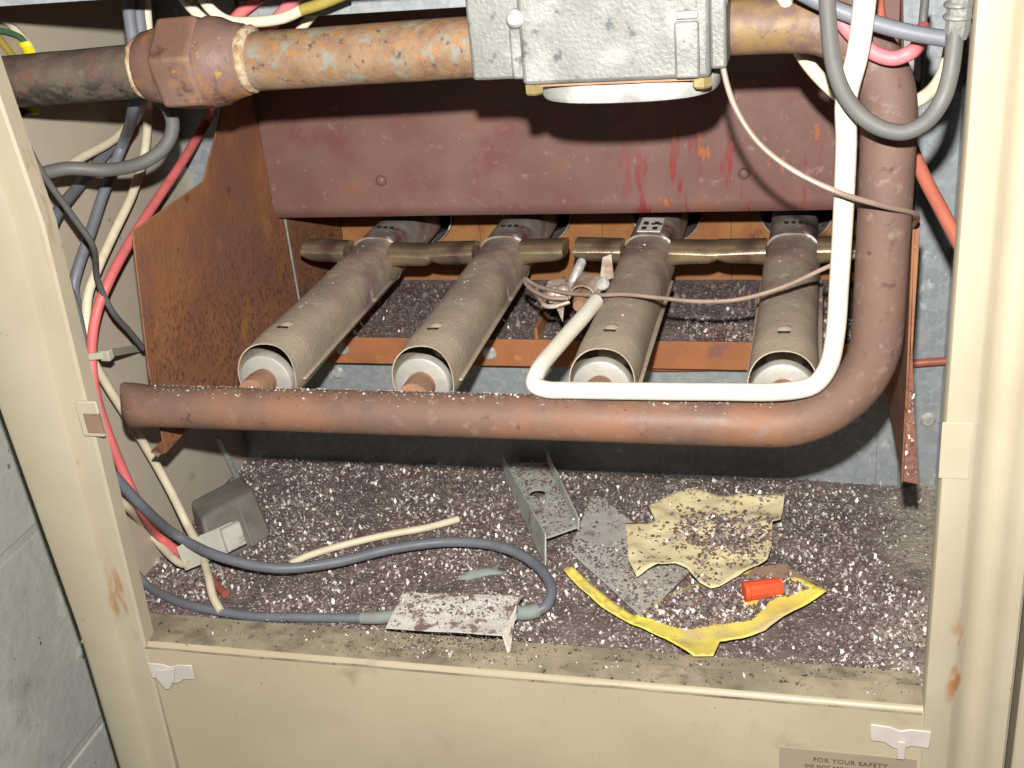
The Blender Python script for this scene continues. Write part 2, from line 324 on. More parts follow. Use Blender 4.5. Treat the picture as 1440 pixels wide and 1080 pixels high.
# right post
post = B(); rings = []
for z in zs:
    prof = [(.4900, .014), (.4900, .0010), (.4908, -.0005), (.5035, -.0005), (.5060, .0010), (.5090, .0050), (.5130, .0082), (.5175, .0090), (.5215, .0072), (.5245, .0030), (.5270, -.0015), (.5290, -.0030), (.5335, -.0030), (.5350, -.0015), (.5350, .03), (.5335, .03), (.5335, .0), (.525, .008), (.5175, .0110), (.508, .0085), (.5040, .0015), (.4915, .0015), (.4915, .014)]
    rings.append([(x, y, z) for x, y in prof])
post.loft(rings); build('corner_post', post, 'post', cab, smooth='auto')
build('outer_flange', B().box(.5385, .66, -.0035, .03, -.32, .6), 'beige', cab, bevel=.0015)
q = (0.4963,-0.0010,0.1659)
build('slot_tab', B().box(q[0] - .0075, q[0] + .0070, -.0007, .0, q[2] - .016, q[2] + .016), 'beige', cab, bevel=.0008)
# front panel with rolled lip
fp = [(.0020, -.32), (.0020, -.30), (.0, -.30), (.0, -.0052), (.0005, -.0028), (.0018, -.0009), (.004, 0), (.0190, .0004), (.0190, -.0015), (.004, -.0018), (.0020, -.004)]
rings = [[(x, y, z + .0004 * noise.noise(Vector((x * 14, 0, 0)))) for y, z in fp] for x in np.linspace(xin(0) + .0006, .5030, 40)]
build('front_panel', B().loft(rings), 'panel', cab, smooth='auto')
lipb = []
for x in np.linspace(-.050, .4895, 60):
    dz = .0006 * noise.noise(Vector((x * 30, 5, 0)))
    lipb.append([(x, y, z + dz) for y, z in [(.0, -.0030), (.0195, -.0030), (.0340, -.0016), (.0348, -.0028), (.0348, ZF), (.0336, ZF), (.0336, -.0036), (.0, -.0045)]])
build('base_flange', B().loft(lipb), 'lip', cab, smooth='auto')
lt = []
for x in np.linspace(xin(0) + .0010, .5020, 80):
    lt.append([(x, y, z) for y, z in [(.0032, .0003), (.0190, .0009), (.0194, .0007), (.0194, .0000), (.0032, -.0002)]])
build('lip_face', B().loft(lt), 'lip', cab)
# inner panels
ph = (-0.0550,0.0897,0.3606)
side = plate_hole((-.055, ph[1], ph[2]), (0, 1, 0), (0, 0, 1), 1, 1, .0285, .0012, 48)
# trim the plate's outer ring to the real panel outline
def trim(p): return (p[0], min(max(p[1], .0145), YB), min(max(p[2], -.03), .6))
side.v = [trim(p) for p in side.v]
build('side_panel', side, 'taupe', cab)
kb = B()
for x0, x1, y0, y1, z0, z1 in ((-.0572, -.0562, -.044, -.032, -.044, .044), (-.110, -.108, -.045, .045, -.045, .045), (-.108, -.0564, -.045, -.044, -.045, .045), (-.108, -.0564, .044, .045, -.045, .045), (-.108, -.0564, -.044, .044, -.045, -.044), (-.108, -.0564, -.044, .044, .044, .045)):
    kb.box(x0, x1, ph[1] + y0, ph[1] + y1, ph[2] + z0, ph[2] + z1)
build('knockout_box', kb, 'black', cab)
build('outer_side', B().box(xout(0) - .0135 - .09 * 0, -.0563, .101, .7, -.32, .6), 'beige', cab) if False else None
build('side_panel', B().box(.530, .5312, .031, YB, -.03, .6), 'taupe', cab)
bk = B()
for x0, x1, z0, z1 in ((-.055, .022, ZF, .6), (.4735, .530, ZF, .6), (.0222, .4733, ZF, .112), (.0222, .4733, .25, .6)):
    bk.box(x0, x1, YB, YB + .0012, z0, z1)
build('back_panel', bk, 'galv', cab)
build('floor_pan', B().box(-.055, .530, .0374, YB, ZF - .002, ZF), 'lip', cab)
# a bent galvanised strip standing in the left rear corner
st = [(-0.0768,0.2620,0.0124),(-0.0621,0.2620,-0.0420)]
# galvanised seam strip up the back, right side
build('seam_strip', B().box(.4895, .4915, YB - .004, YB, ZF, .55), 'galv', cab, bevel=.0005)
build('seam_strip', B().hexa([(.5165, YB - .0005, ZF), (.5295, YB - .03, ZF), (.5295, YB - .03, .55), (.5165, YB - .0005, .55)], (.0005, .001, 0)), 'galv', cab)
for px in [(0.5087,0.2700,0.0445), (0.0622,0.2470,0.1056), (0.1834,0.2470,0.1032), (0.0439,0.2700,0.0732), (0.0314,0.2700,-0.0199)]:
    hd = B().lathe((px[0], px[1] + .001, px[2]), (0, -1, 0), [(0, .0058), (.0012, .0058), (.0030, .0042), (.0034, .001)], 16)
    s_ = build('screw', hd, 'screw', cab, smooth='auto')
# white door clips on the front panel
def clip(c, flip, tongue):
    x, z = c; f = flip
    pl = [(-.0165, .0085), (-.006, .0078), (0, .0055), (.005, .0072), (.0165, .0070), (.0160, -.0055), (.006, -.0050), (.0015, -.0085), (-.004, -.0075), (-.0085, -.0040), (-.0165, -.0035)]
    b = B().hexa([(x + f * a, -.0018, z + d) for a, d in pl], (0, .0014, 0))
    o = build('door_clip', b, 'white_clip', cab, bevel=.0006)
    t = [(x + f * a, -.0035, z + d) for a, d in tongue]
    build('tongue', B().hexa(t, (0, .0016, 0)), 'white_clip', o, bevel=.0005)
c_ = (0.0148,0.0000,-0.0222); clip((c_[0], c_[2]), -1, [(-.004, .006), (.010, .003), (.0115, -.004), (.0065, -.013), (.0035, -.0125), (-.002, -.003)])
c_ = (0.4785,0.0000,-0.0214); clip((c_[0], c_[2]), 1, [(-.0012, -.001), (.0030, -.001), (.0032, -.0140), (-.0014, -.0140)])
# safety sticker
a = (0.4111,0.0000,-0.0372); 
stk = build('safety_sticker', B().box(a[0], .4885, -.0006, .0002, -.16, a[2]), 'sticker', cab)
def lettering(txt, x, z, size):
    cu = bpy.data.curves.new('lettering', 'FONT'); cu.body = txt; cu.size = size; cu.align_x = 'CENTER'; cu.space_character = 1.15; cu.extrude = .0001; cu.offset = .00010
    t = bpy.data.objects.new('tmp', cu); col.objects.link(t)
    bpy.context.view_layer.update(); dg = bpy.context.evaluated_depsgraph_get()
    me = bpy.data.meshes.new_from_object(t.evaluated_get(dg)); bpy.data.objects.remove(t)
    o = bpy.data.objects.new('lettering', me); me.materials.clear(); me.materials.append(M['ink']); col.objects.link(o)
    o.parent = stk; o.rotation_euler = (math.pi / 2, 0, 0); o.location = Vector((x, -.0009, z)) - ORG[cab.name]
tz = (0.4515,0.0000,-0.0452)
lettering('FOR YOUR SAFETY', tz[0] + .000, tz[2], .0044)
lettering('DO NOT STORE OR USE GASOLINE', tz[0] + .004, tz[2] - .0048, .0033)
lettering('OR OTHER FLAMMABLE VAPORS', tz[0] + .004, tz[2] - .0095, .0033)
lettering('AND LIQUIDS IN THE VICINITY', tz[0] + .004, tz[2] - .0142, .0033)

# control shelf above the valve
sh = thing('control_shelf', 'galvanised shelf flange across the top of the furnace opening', 'shelf', (.24, .0, .407))
build('front_flange', B().box(-.02, .489, -.0002, .0012, .4075, .440), 'galv', sh, bevel=.0003)
build('deck', B().box(-.054, .5295, .0014, YB - .001, .4385, .440), 'galv', sh)

# ---------------------------------------------------------------- burner compartment
bb = thing('burner_box', 'rusty burner compartment with purple-brown front shield and side plates', 'burner box', (.25, .25, .09))
YS = .255
# shield as a slightly wavy sheet
gv = B(); nx, nz = 40, 24; xs = np.linspace(.0212, .4738, nx); zz = np.linspace(.2115, .405, nz)
def sy(x, z): return YS + .0012 * noise.noise(Vector((x * 9, z * 9, 0)))
fr_ = [[(x, sy(x, z), z) for x in xs] for z in zz]
v = [p for r in fr_ for p in r] + [(p[0], p[1] + .0012, p[2]) for r in fr_ for p in r]; n_ = nx * nz; f = []
for k in range(nz - 1):
    for i in range(nx - 1):
        a_ = k * nx + i; f += [(a_, a_ + 1, a_ + nx + 1, a_ + nx), (a_ + n_, a_ + nx + n_, a_ + nx + 1 + n_, a_ + 1 + n_)]
for i in range(nx - 1): f += [(i, i + n_, i + 1 + n_, i + 1)]
gv.add(v, f); shd = build('front_shield', gv, 'shield', bb, smooth=True)
for px in [(0.1114,0.2540,0.2389), (0.3766,0.2540,0.2382)]:
    build('rivet', B().lathe((px[0], px[1] + .001, px[2]), (0, -1, 0), [(0, .0042), (.0012, .0038), (.0022, .002), (.0024, .0005)], 14), 'shield', shd, smooth=True)
build('shield_shade_return', B().box(.0214, .4736, YS + .0026, YS + .026, .2116, .2128), 'shield', bb)  # unseen return edge, added to deepen the shade under the shield
build('upper_strip', B().box(.100, .27, .100, .1012, .380, .391), 'galv', bb, bevel=.0004)
sp = [(.0631, .2652), (.1593, .2685), (.216, .3163), (.2538, .348), (.2538, .40), (.385, .40), (.385, .088), (.25, .088), (.0732, .1225), (.0423, .1214), (.0445, .158), (.0457, .1797)]
build('side_plate', B().hexa([(.0208, y, z) for y, z in sp], (-.0013, 0, 0)), 'rust_side', bb, bevel=.0005)
build('tip_flange', B().hexa([(.0194, .0424, .1214), (.0194, .056, .1218), (.010, .056, .1218), (.010, .0424, .1214)], (0, 0, .0012)), 'rust_side', bb)
spr = [(y, z) for y, z in sp]
build('side_plate', B().hexa([(.4742, y, z) for y, z in spr], (.0013, 0, 0)), 'rust_side', bb, bevel=.0005)
rf = [(0.4686,0.0500,0.1783), (0.4723,0.0500,0.1763), (0.4807,0.0480,0.1189), (0.4742,0.0480,0.1204)]
build('edge_flange', B().hexa([(.4757, .0475, .1195), (.4838, .0475, .118), (.4790, .0475, .165), (.4765, .0475, .20), (.4785, .066, .24), (.4785, .070, .264), (.4757, .070, .264), (.4757, .0475, .20)], (0, .0012, 0)), 'rust_side', bb)
# tray: front rail, ledge, floor, rear plate with round ports
build('tray_rail', B().box(.0212, .4738, .2475, .2487, .0925, .1148), 'rail', bb, bevel=.0004)
build('tray_floor', B().box(.0212, .4738, .2489, .385, .1128, .1142), 'debris', bb)
BX = [.0955, .1990, .3070, .4100]; BZ = .1728; BY0 = .053
rp = B(); rz0, rz1, yr = .1144, .30, .378
edges = [.0212] + [(BX[i] + BX[i + 1]) / 2 for i in range(3)] + [.4738]
for i in range(4):
    hp = plate_hole((BX[i], yr, .176), (1, 0, 0), (0, 0, 1), 1, 1, .030, .0012, 40)
    hp.v = [(min(max(p[0], edges[i] + .0002), edges[i + 1] - .0002), p[1], min(max(p[2], rz0), rz1)) for p in hp.v]
    build('rear_plate', hp, 'rust_rear', bb)
    build('port_collar', B().lathe((BX[i], yr - .004, .176), (0, 1, 0), [(0, .0296), (.03, .0296), (.03, .0284), (0, .0284), (0, .0296)], 32, False, False), 'burner_head', bb, smooth='auto')
build('firebox_back', B().box(.0212, .4738, .42, .425, .10, .41), 'black', bb)
build('tray_slat', B().box(.22, .2225, .25, .36, .1143, .1235), 'rust_rear', bb)
for px in (.0718, .1475, .252, .355, .446):
    build('stud', B().lathe((px, .3765, .206), (0, 0, -1), [(0, .0016), (.016, .0016)], 10), 'screw', bb)

# ---------------------------------------------------------------- burners
LB = ['burner tube nearest the tall orange-brown side plate',
      'burner tube between the one beside the rusty side plate and the pilot assembly',
      'burner tube with a white patch on its head, next to the pilot assembly',
      'burner tube beside the vertical run of the brown manifold pipe']
def sect(x, y, z, w, h, e=2.3, n=36, yf=None):
    o = []
    for i in range(n):
        a = 2 * math.pi * i / n; c, s = math.cos(a), math.sin(a)
        o.append((x + w * math.copysign(abs(c) ** (2 / e), c), y if yf is None else yf(s), z + h * math.copysign(abs(s) ** (2 / e), s)))
    return o
def ring_noise(r, k):
    return r
def make_burner():
    t = thing('burner', LB[0], 'burner', (0, BY0, BZ - .022), 'gas burners in the compartment')
    yf = lambda s: BY0 + .0010 + .0050 * max(0, s) ** 1.6
    R_ = [sect(0, .12, BZ, .0180, .0188), sect(0, .085, BZ, .0182, .0190), sect(0, 0, BZ, .0188, .0196, yf=yf), sect(0, 0, BZ, .0195, .0203, yf=yf)]
    for y, w, h, dz in ((.078, .0195, .0203, 0), (.09, .0194, .0202, 0), (.105, .0190, .0199, 0), (.125, .0187, .0196, 0), (.15, .0186, .0194, .0), (.18, .0187, .0193, .0), (.21, .0190, .0192, .0), (.235, .0192, .0191, 0), (.262, .0192, .0188, 0)):
        R_.append(sect(0, y, BZ + dz, w, h, 2.5))
    body = build('tube_body', B().loft(R_, True, True), 'burner', t, smooth='auto')
    sl = build('air_slot', B().box(-.0036, .0036, .0835, .0855, BZ + .0186, BZ + .0206), 'black', body)
    dm = B().lathe((0, .0915, BZ + .0186), (0, 0, 1), [(0, .0052), (.0014, .0046), (.0024, .002), (.0025, .0005)], 14); build('dimple', dm, 'burner', body, smooth=True)
    for s in (-1, 1):
        build('seam_flange', B().box(min(s * .018, s * .0212), max(s * .018, s * .0212), BY0 + .012, .235, BZ - .006, BZ - .0045), 'burner', t, bevel=.0004)
    d = B().lathe((0, BY0 + .0045, BZ - .0018), (0, -1, 0), [(0, .0174), (.0045, .0174), (.0058, .0168), (.0064, .0156), (.0064, .0085), (.0052, .0080), (.0052, .0005)], 36)
    build('shutter_disc', d, 'disc', t, smooth='auto')
    hd = [sect(0, y, BZ + .001, w, .0190, 3.0) for y, w in ((.2622, .0190), (.268, .0175), (.30, .0172), (.376, .0172))]
    h_ = build('burner_head', B().loft(hd), 'burner_head', t, smooth='auto')
    for k in range(3):
        build('port', B().box(-.006 + k * .005, -.003 + k * .005, .283, .287, BZ + .0188, BZ + .0206), 'black', h_)
    for s in (-1, 1):       # crossover trough on each side
        rr = []
        for k in range(13):
            u = k / 12; x = s * (.0172 + .0338 * u)
            hz = .0125 * (1 - .50 * u ** 6) - .002 * math.sin(math.pi * u); hy = .0125 + .0015 * u
            zc = BZ + .0145
            ring = []
            for i in range(16):
                a = 2 * math.pi * i / 16; c, sn = math.cos(a), math.sin(a)
                ring.append((x, .249 + hy * c, zc + hz * sn if sn < 0 else zc + .0055 * sn))
            rr.append(ring)
        build('crossover_wing', B().loft(rr), 'wing', t, smooth='auto')
    return t
def dup(root, loc, label):
    r = root.copy(); col.objects.link(r); r.location = loc; r['label'] = label
    for ch in list(root.children):
        c = ch.copy(); col.objects.link(c); c.parent = r
        for g in list(ch.children):
            d = g.copy(); col.objects.link(d); d.parent = c
    return r
b0_ = make_burner(); base_loc = b0_.location.copy()
burners = [b0_]
for i in range(1, 4): burners.append(dup(b0_, base_loc + Vector((BX[i], 0, 0)), LB[i]))
b0_.location = base_loc + Vector((BX[0], 0, 0))
for i, b_ in enumerate(burners): b_.rotation_euler = ((.0, .02, -.008, .004)[i] * 0, (.05, -.02, .03, -.02)[i], 0)

ORG[burners[2].name] = burners[2].location.copy()
build('head_patch', B().box(BX[2] - .0095, BX[2] + .0075, .268, .300, BZ + .0196, BZ + .0204), 'fl_white', burners[2], bevel=.0003)
for k in range(4):
    build('patch_hole', B().box(BX[2] - .0070 + (k % 2) * .008, BX[2] - .0035 + (k % 2) * .008, .272 + (k // 2) * .012, .278 + (k // 2) * .012, BZ + .0203, BZ + .0207), 'black', burners[2])

# ---------------------------------------------------------------- manifold
YM, ZM, RM = .0280, .1632, .0130
man = thing('gas_manifold', 'rusty brown manifold pipe running below the burners and bending up', 'pipe', (.25, YM, ZM - RM))
mp = [(.040, YM, ZM), (.10, YM, ZM), (.20, YM, ZM), (.30, YM, ZM), (.385, YM, ZM + .0002)]
for k in range(1, 10):
    a = k / 10 * math.pi / 2; mp.append((.402 + .0555 * math.sin(a), YM, ZM + .0555 - .0555 * math.cos(a)))
mp += [(.4575, YM, ZM + .0555), (.4580, YM, .26), (.4583, YM, .30), (.4580, YM, .330)]
for k in range(1, 9):
    a = k / 9 * math.pi / 2; mp.append((.4580 - .043 + .043 * math.cos(a), YM, .330 + .043 * math.sin(a)))
mp += [(.415, YM, .373), (.378, YM, .3735)]
build('pipe_run', B().tube(mp, RM, 28, 4), 'manifold', man, smooth='auto')
rings = []
for x, w, h in ((.0400, RM, RM), (.033, .0131, .0130), (.027, .0132, .0132), (.021, .0127, .0142), (.016, .0110, .0152), (.0125, .0090, .0156), (.0115, .0072, .0150)):
    rings.append(sect2 := [(x + .0006 * math.sin(3 * 2 * math.pi * i / 28), YM + w * math.cos(2 * math.pi * i / 28), ZM + h * math.sin(2 * math.pi * i / 28)) for i in range(28)])
build('crimped_end', B().loft(rings), 'manifold', man, smooth='auto')
for x in BX:
    o_ = B().lathe((x, YM + .006, ZM + .0075), (0, 1, .0), [(0, .0092), (.012, .0092), (.013, .0086), (.0175, .0084), (.019, .0070), (.0195, .0035), (.0195, .001)], 6 * 3)
    build('orifice', o_, 'orifice', man, smooth='auto')

# ---------------------------------------------------------------- gas valve
gv = thing('gas_valve', 'pale grey cast gas valve block between rusty pipes', 'valve', (.33, YM, .335))
f0, f1 = -.012, .058
A = (0.2918,-0.0120,0.3582); Bq = (0.3826,-0.0120,0.3546); C_ = (0.2660,-0.0080,0.3601)
zb = A[2]
build('valve_body', B().box(A[0], Bq[0] - .004, f0, f1, zb, .404), 'valve', gv, bevel=.0022)
build('end_flange', B().box(C_[0], A[0] + .001, f0 + .006, f1 - .004, zb + .002, .401), 'valve', gv, bevel=.0018)
build('end_cap', B().box(Bq[0] - .0045, Bq[0] + .003, f0 + .004, f1 - .003, zb + .003, .3995), 'valve', gv, bevel=.0015)
fx = C_[0] + .016
build('boss', B().box(fx + .0045, fx + .0125, f0 + .0020, f0 + .008, zb + .0025, zb + .026), 'valve', gv, bevel=.0015)
build('screw', B().lathe((fx + .0085, f0 + .004, zb + .0305), (0, -1, 0), [(0, .0042), (.004, .0042), (.0058, .0026), (.006, .0006)], 14), 'valve_white', gv, smooth='auto')
build('boss', B().box(Bq[0] - .0195, Bq[0] - .0085, f0 - .0022, f0 + .004, zb + .0005, zb + .0255), 'valve', gv, bevel=.0012)
build('screw', B().box(Bq[0] - .0185, Bq[0] - .0090, f0 - .0026, f0 + .002, zb + .0265, zb + .0300), 'valve_white', gv, bevel=.0008)
build('cover_gasket', B().box(A[0] + .004, Bq[0] - .008, f0 + .004, f1 - .004, zb - .0015, zb - .0001), 'orifice', gv)
dc = B(); cxv = ((0.2977,0.0200,0.3446)[0] + (0.3759,0.0200,0.3416)[0]) / 2
dr = []
for t, r in ((0, .96), (.0015, 1.0), (.0062, 1.0), (.0082, .97), (.009, .90)):
    dr.append([(cxv + .0435 * r * math.copysign(abs(math.cos(a)) ** .8, math.cos(a)) * (1 + .01 * math.sin(5 * a)), .022 + .029 * r * math.copysign(abs(math.sin(a)) ** .8, math.sin(a)), zb - .0025 - t) for a in np.linspace(0, 2 * math.pi, 48, endpoint=False)])
build('diaphragm_cover', B().loft(dr), 'valve_white', gv, smooth='auto')
for px in (cxv - .041, cxv + .0375):
    build('cover_screw', B().lathe((px, f0 + .006, zb - .0001), (0, 0, -1), [(0, .0046), (.0042, .0046), (.0052, .0036)], 6), 'brassy', gv)

# ---------------------------------------------------------------- gas supply pipe with union
gp = thing('gas_supply_pipe', 'rusty iron gas supply pipe with hexagonal union, feeding the valve', 'pipe', (.1, YM, .345))
p0, p1, p2, p3 = Vector((-.0535, YM, .3627)), Vector((.074, YM, .3668)), Vector((.121, YM, .3683)), Vector((C_[0] + .004, YM, .3705))
build('pipe_length', B().tube([p0, p1], .0142, 28, 20, .02), 'pipe_dark', gp, smooth='auto')
build('pipe_length', B().tube([p2, p3], .0150, 28, 20, .02), 'pipe', gp, smooth='auto')
dx = (p3 - p0).normalized()
un = build('union_nut', B().lathe((0.0897,0.0280,0.3689), dx, [(0, .0225), (.002, .0262), (.0235, .0262), (.0255, .0235)], 6), 'union', gp, bevel=.0016)
ux = (0.0897,0.0280,0.3689)
build('union_collar', B().lathe(Vector(ux) - dx * .0145, dx, [(0, .0168), (.002, .0185), (.010, .0200), (.0145, .0215)], 28), 'union', gp, smooth='auto')
build('union_collar', B().lathe(Vector(ux) + dx * .0256, dx, [(0, .0235), (.006, .0228), (.012, .0200), (.0185, .0185), (.020, .0165)], 28), 'union', gp, smooth='auto')
def blob_ring(c, r, w):
    rr = []
    for t in np.linspace(0, 1, 5):
        rr.append([Vector(c) + dx * (w * (t - .5) + .0012 * noise.noise(Vector((i * .6, c[0] * 90, 1)))) + (Vector((0, 1, 0)) * math.cos(2 * math.pi * i / 30) + dx.cross(Vector((0, 1, 0))) * math.sin(2 * math.pi * i / 30)) * (r + .0012 * math.sin(math.pi * t) + .0008 * noise.noise(Vector((i * .9, t * 2, c[0] * 50)))) for i in range(30)])
    return B().loft(rr)
build('thread_sealant', blob_ring(Vector(ux) - dx * .0155, .0160, .004), 'sealant', gp, smooth=True)
build('thread_sealant', blob_ring(Vector(ux) + dx * .0475, .0163, .0055), 'sealant', gp, smooth=True)
build('thread_sealant', blob_ring(Vector((C_[0] - .0015, YM, .3704)), .0155, .004), 'sealant', gp, smooth=True)

# ---------------------------------------------------------------- pilot tube, thermocouple lead, pilot
pt = [(0.4447,-0.0060,0.3962),(0.4436,-0.0060,0.3786),(0.4418,-0.0040,0.3632),(0.4379,0.0000,0.3437),(0.4386,0.0060,0.3227),(0.4384,0.0120,0.2866),(0.4375,0.0160,0.2487),(0.4365,0.0180,0.2210),(0.4335,0.0190,0.2025),(0.4266,0.0200,0.1913),(0.4140,0.0210,0.1868),(0.3730,0.0220,0.1848),(0.3267,0.0230,0.1836),(0.2944,0.0250,0.1823),(0.2820,0.0260,0.1819),(0.2739,0.0300,0.1829),(0.2736,0.0400,0.1862),(0.2803,0.0780,0.1887),(0.2871,0.1120,0.1902),(0.2910,0.1360,0.1910)]
o = build('pilot_tube', B().tube(pt, .0049, 16, 8), 'white_tube', None, smooth='auto'); tagit(o, 'thin white pilot gas tube bent along the manifold to the pilot', 'tube')
th = [(0.3863,-0.0040,0.3964),(0.3837,-0.0040,0.3845),(0.3826,-0.0040,0.3722),(0.3846,-0.0040,0.3563),(0.3895,-0.0040,0.3416),(0.3991,-0.0040,0.3265),(0.4133,-0.0040,0.3140),(0.4359,-0.0060,0.3023),(0.4555,0.0040,0.2927),(0.4710,0.0220,0.2830),(0.4744,0.0460,0.2708),(0.4684,0.0850,0.2493),(0.4540,0.1050,0.2351),(0.4330,0.1100,0.2236),(0.4072,0.1120,0.2101),(0.3823,0.1140,0.2016),(0.3587,0.1180,0.1985),(0.3342,0.1250,0.1979),(0.3111,0.1320,0.1975),(0.2891,0.1400,0.1938),(0.2657,0.1520,0.1910),(0.2469,0.1620,0.1916),(0.2375,0.1680,0.1943),(0.2411,0.1600,0.1923),(0.2569,0.1480,0.1891),(0.2717,0.1450,0.1893)]
o = build('thermocouple_lead', B().tube(th, .00135, 10, 6), 'lead', None, smooth='auto'); tagit(o, 'thin copper thermocouple wire looping from the valve across the burners', 'wire')

pz = Vector((0.2702,0.1650,0.1889))
pa = thing('pilot_assembly', 'small corroded pilot burner and bracket between two burners', 'pilot burner', pz - Vector((0, 0, .03)))
px, py, pzz = pz
build('bracket', B().hexa([(px - .020, py + .018, pzz - .002), (px + .0195, py + .018, pzz + .001), (px + .0195, py - .008, pzz - .002), (px - .020, py - .008, pzz - .005)], (0, 0, .0014)), 'pilot', pa, bevel=.0004)
build('bracket_ear', B().hexa([(px + .016, py + .012, pzz), (px + .026, py + .012, pzz + .002), (px + .025, py + .012, pzz + .019), (px + .019, py + .012, pzz + .017)], (0, .0012, 0)), 'pilot', pa, bevel=.0004)
build('bracket_leg', B().hexa([(px - .012, py - .008, pzz - .005), (px - .004, py - .008, pzz - .004), (px - .007, py - .006, pzz - .022)], (0, .0012, 0)), 'pilot', pa)
hood = []
for k in range(5):
    yy = py - .014 + k * .0055
    hood.append([(px + .009 + r_ * math.cos(a), yy, pzz - .002 + r_ * 1.05 * math.sin(a)) for r_, rg in ((.0092, np.linspace(0, math.pi, 12)), (.0080, np.linspace(math.pi, 0, 12))) for a in rg])
build('pilot_hood', B().loft(hood), 'pilot', pa, smooth='auto')
build('pilot_nozzle', B().lathe((px + .008, py - .020, pzz - .005), (.0, 1, .1), [(0, .0042), (.005, .0055), (.012, .0055), (.013, .0035), (.024, .0033)], 12), 'orifice', pa, smooth='auto')
build('clamp', B().lathe((px - .016, py - .004, pzz - .004), (1, .2, .1), [(0, .0050), (.004, .0062), (.012, .0062), (.014, .0046)], 14), 'pilot', pa, smooth='auto')
build('thermocouple_tip', B().lathe((px - .003, py + .014, pzz - .002), (.35, .5, .75), [(0, .0034), (.016, .0034), (.018, .0020)], 12), 'screw', pa, smooth='auto')
build('screw', B().lathe((px + .0205, py - .0005, pzz + .003), (0, -.6, .6), [(0, .0048), (.0015, .0046), (.003, .003), (.0032, .001)], 12), 'screw', pa, smooth='auto')
build('screw', B().lathe((px - .010, py + .006, pzz - .001), (0, -.1, 1), [(0, .0030), (.0015, .0028), (.0024, .001)], 10), 'screw', pa, smooth='auto')
build('lead_clip', B().tube([(px - .022, py - .004, pzz - .006), (px - .016, py - .012, pzz - .008), (px - .008, py - .014, pzz - .007), (px, py - .012, pzz - .005)], .0016, 8, 5), 'pilot', pa, smooth='auto')

# ---------------------------------------------------------------- wires, left bundle
def cable(name, pts, r, m, label, cat='wire', group=None, n=12):
    o = build(name, B().tube(pts, r, n, 7), m, None, smooth='auto'); return tagit(o, label, cat, group)
cable('wire', [(0.0530,0.0640,0.4089),(0.0500,0.0640,0.3919),(0.0483,0.0640,0.3744),(0.0449,0.0660,0.3561),(0.0329,0.0750,0.3381),(-0.0300,0.1516,0.2965),(-0.0350,0.1282,0.2738),(-0.0380,0.1057,0.2516),(-0.0400,0.0882,0.2356),(-0.0420,0.0786,0.2220),(-0.0420,0.0759,0.2005),(-0.0400,0.0688,0.1782),(-0.0380,0.0581,0.1573),(-0.0350,0.0426,0.1391),(-0.0360,0.0372,0.1155)], .0036, 'slate', 'slate grey wire slanting down from the bundle behind the union')
cable('wire', [(0.0551,0.0700,0.4079),(0.0522,0.0700,0.3908),(0.0506,0.0700,0.3752),(0.0479,0.0700,0.3552),(0.0370,0.0800,0.3432),(-0.0460,0.1884,0.3000),(-0.0460,0.1253,0.2822),(-0.0300,0.0527,0.2670),(-0.0340,0.0589,0.2391),(-0.0340,0.0632,0.2158),(-0.0360,0.0643,0.1904),(-0.0350,0.0571,0.1682),(-0.0320,0.0419,0.1448),(-0.0300,0.0404,0.1193),(-0.0260,0.0500,0.0956),(-0.0200,0.0607,0.0683),(-0.0215,0.0947,0.0220),(0.0183,0.0809,0.0160),(0.0602,0.0827,0.0080),(0.0963,0.0996,0.0040),(0.1317,0.1221,0.0030),(0.1704,0.1369,0.0020),(0.2084,0.1351,0.0020),(0.2371,0.1195,0.0010),(0.2565,0.0922,0.0000),(0.2560,0.0765,-0.0040),(0.2471,0.0717,-0.0070)], .0038, 'slate', 'long slate grey cord looping over the littered floor to the metal cover', 'cord')
cable('wire', [(0.1186,0.0900,0.3934),(0.1031,0.0900,0.3842),(0.0879,0.0900,0.3698),(0.0566,0.1300,0.3336),(-0.0200,0.2553,0.2891),(-0.0200,0.2049,0.2692),(-0.0200,0.1561,0.2525),(-0.0200,0.1161,0.2380),(-0.0200,0.0844,0.2232),(-0.0260,0.0732,0.2068),(-0.0300,0.0643,0.1854),(-0.0300,0.0566,0.1582),(-0.0300,0.0577,0.1287),(-0.0280,0.0601,0.1002),(-0.0240,0.0627,0.0679),(-0.0451,0.1070,0.0120),(-0.0236,0.0974,0.0040)], .0034, 'red', 'pinkish red wire running down beside the left post into the grey connector')
cable('wire', [(0.0569,0.0740,0.4062),(0.0533,0.0740,0.3823),(0.0474,0.0780,0.3618),(-0.0360,0.2044,0.3110),(-0.0360,0.1878,0.2846),(-0.0360,0.1622,0.2622),(-0.0360,0.1308,0.2447),(-0.0360,0.1031,0.2292),(-0.0360,0.0830,0.2153),(-0.0360,0.0731,0.1967),(-0.0360,0.0699,0.1777),(-0.0360,0.0775,0.1548),(-0.0360,0.0920,0.1199),(-0.0360,0.1073,0.0820),(-0.0300,0.1119,0.0499),(-0.0221,0.1100,0.0240),(-0.0089,0.0965,0.0180)], .0032, 'cream', 'cream wire hanging from the union and slanting down into the grey connector')
cable('wire', [(-0.0400,0.2112,0.3147),(-0.0400,0.1637,0.3000),(-0.0400,0.1138,0.2973),(-0.0400,0.0795,0.2930),(-0.0400,0.0523,0.2831)], .0030, 'cream', 'short cream wire going from the union towards the upper left post')
cable('wire', [(-0.0360,0.0493,0.0867),(-0.0340,0.0630,0.0661),(-0.0573,0.1127,0.0120),(-0.0222,0.0882,0.0040),(-0.0112,0.0848,0.0040)], .0030, 'cream', 'cream wire rising from the left side of the grey connector')
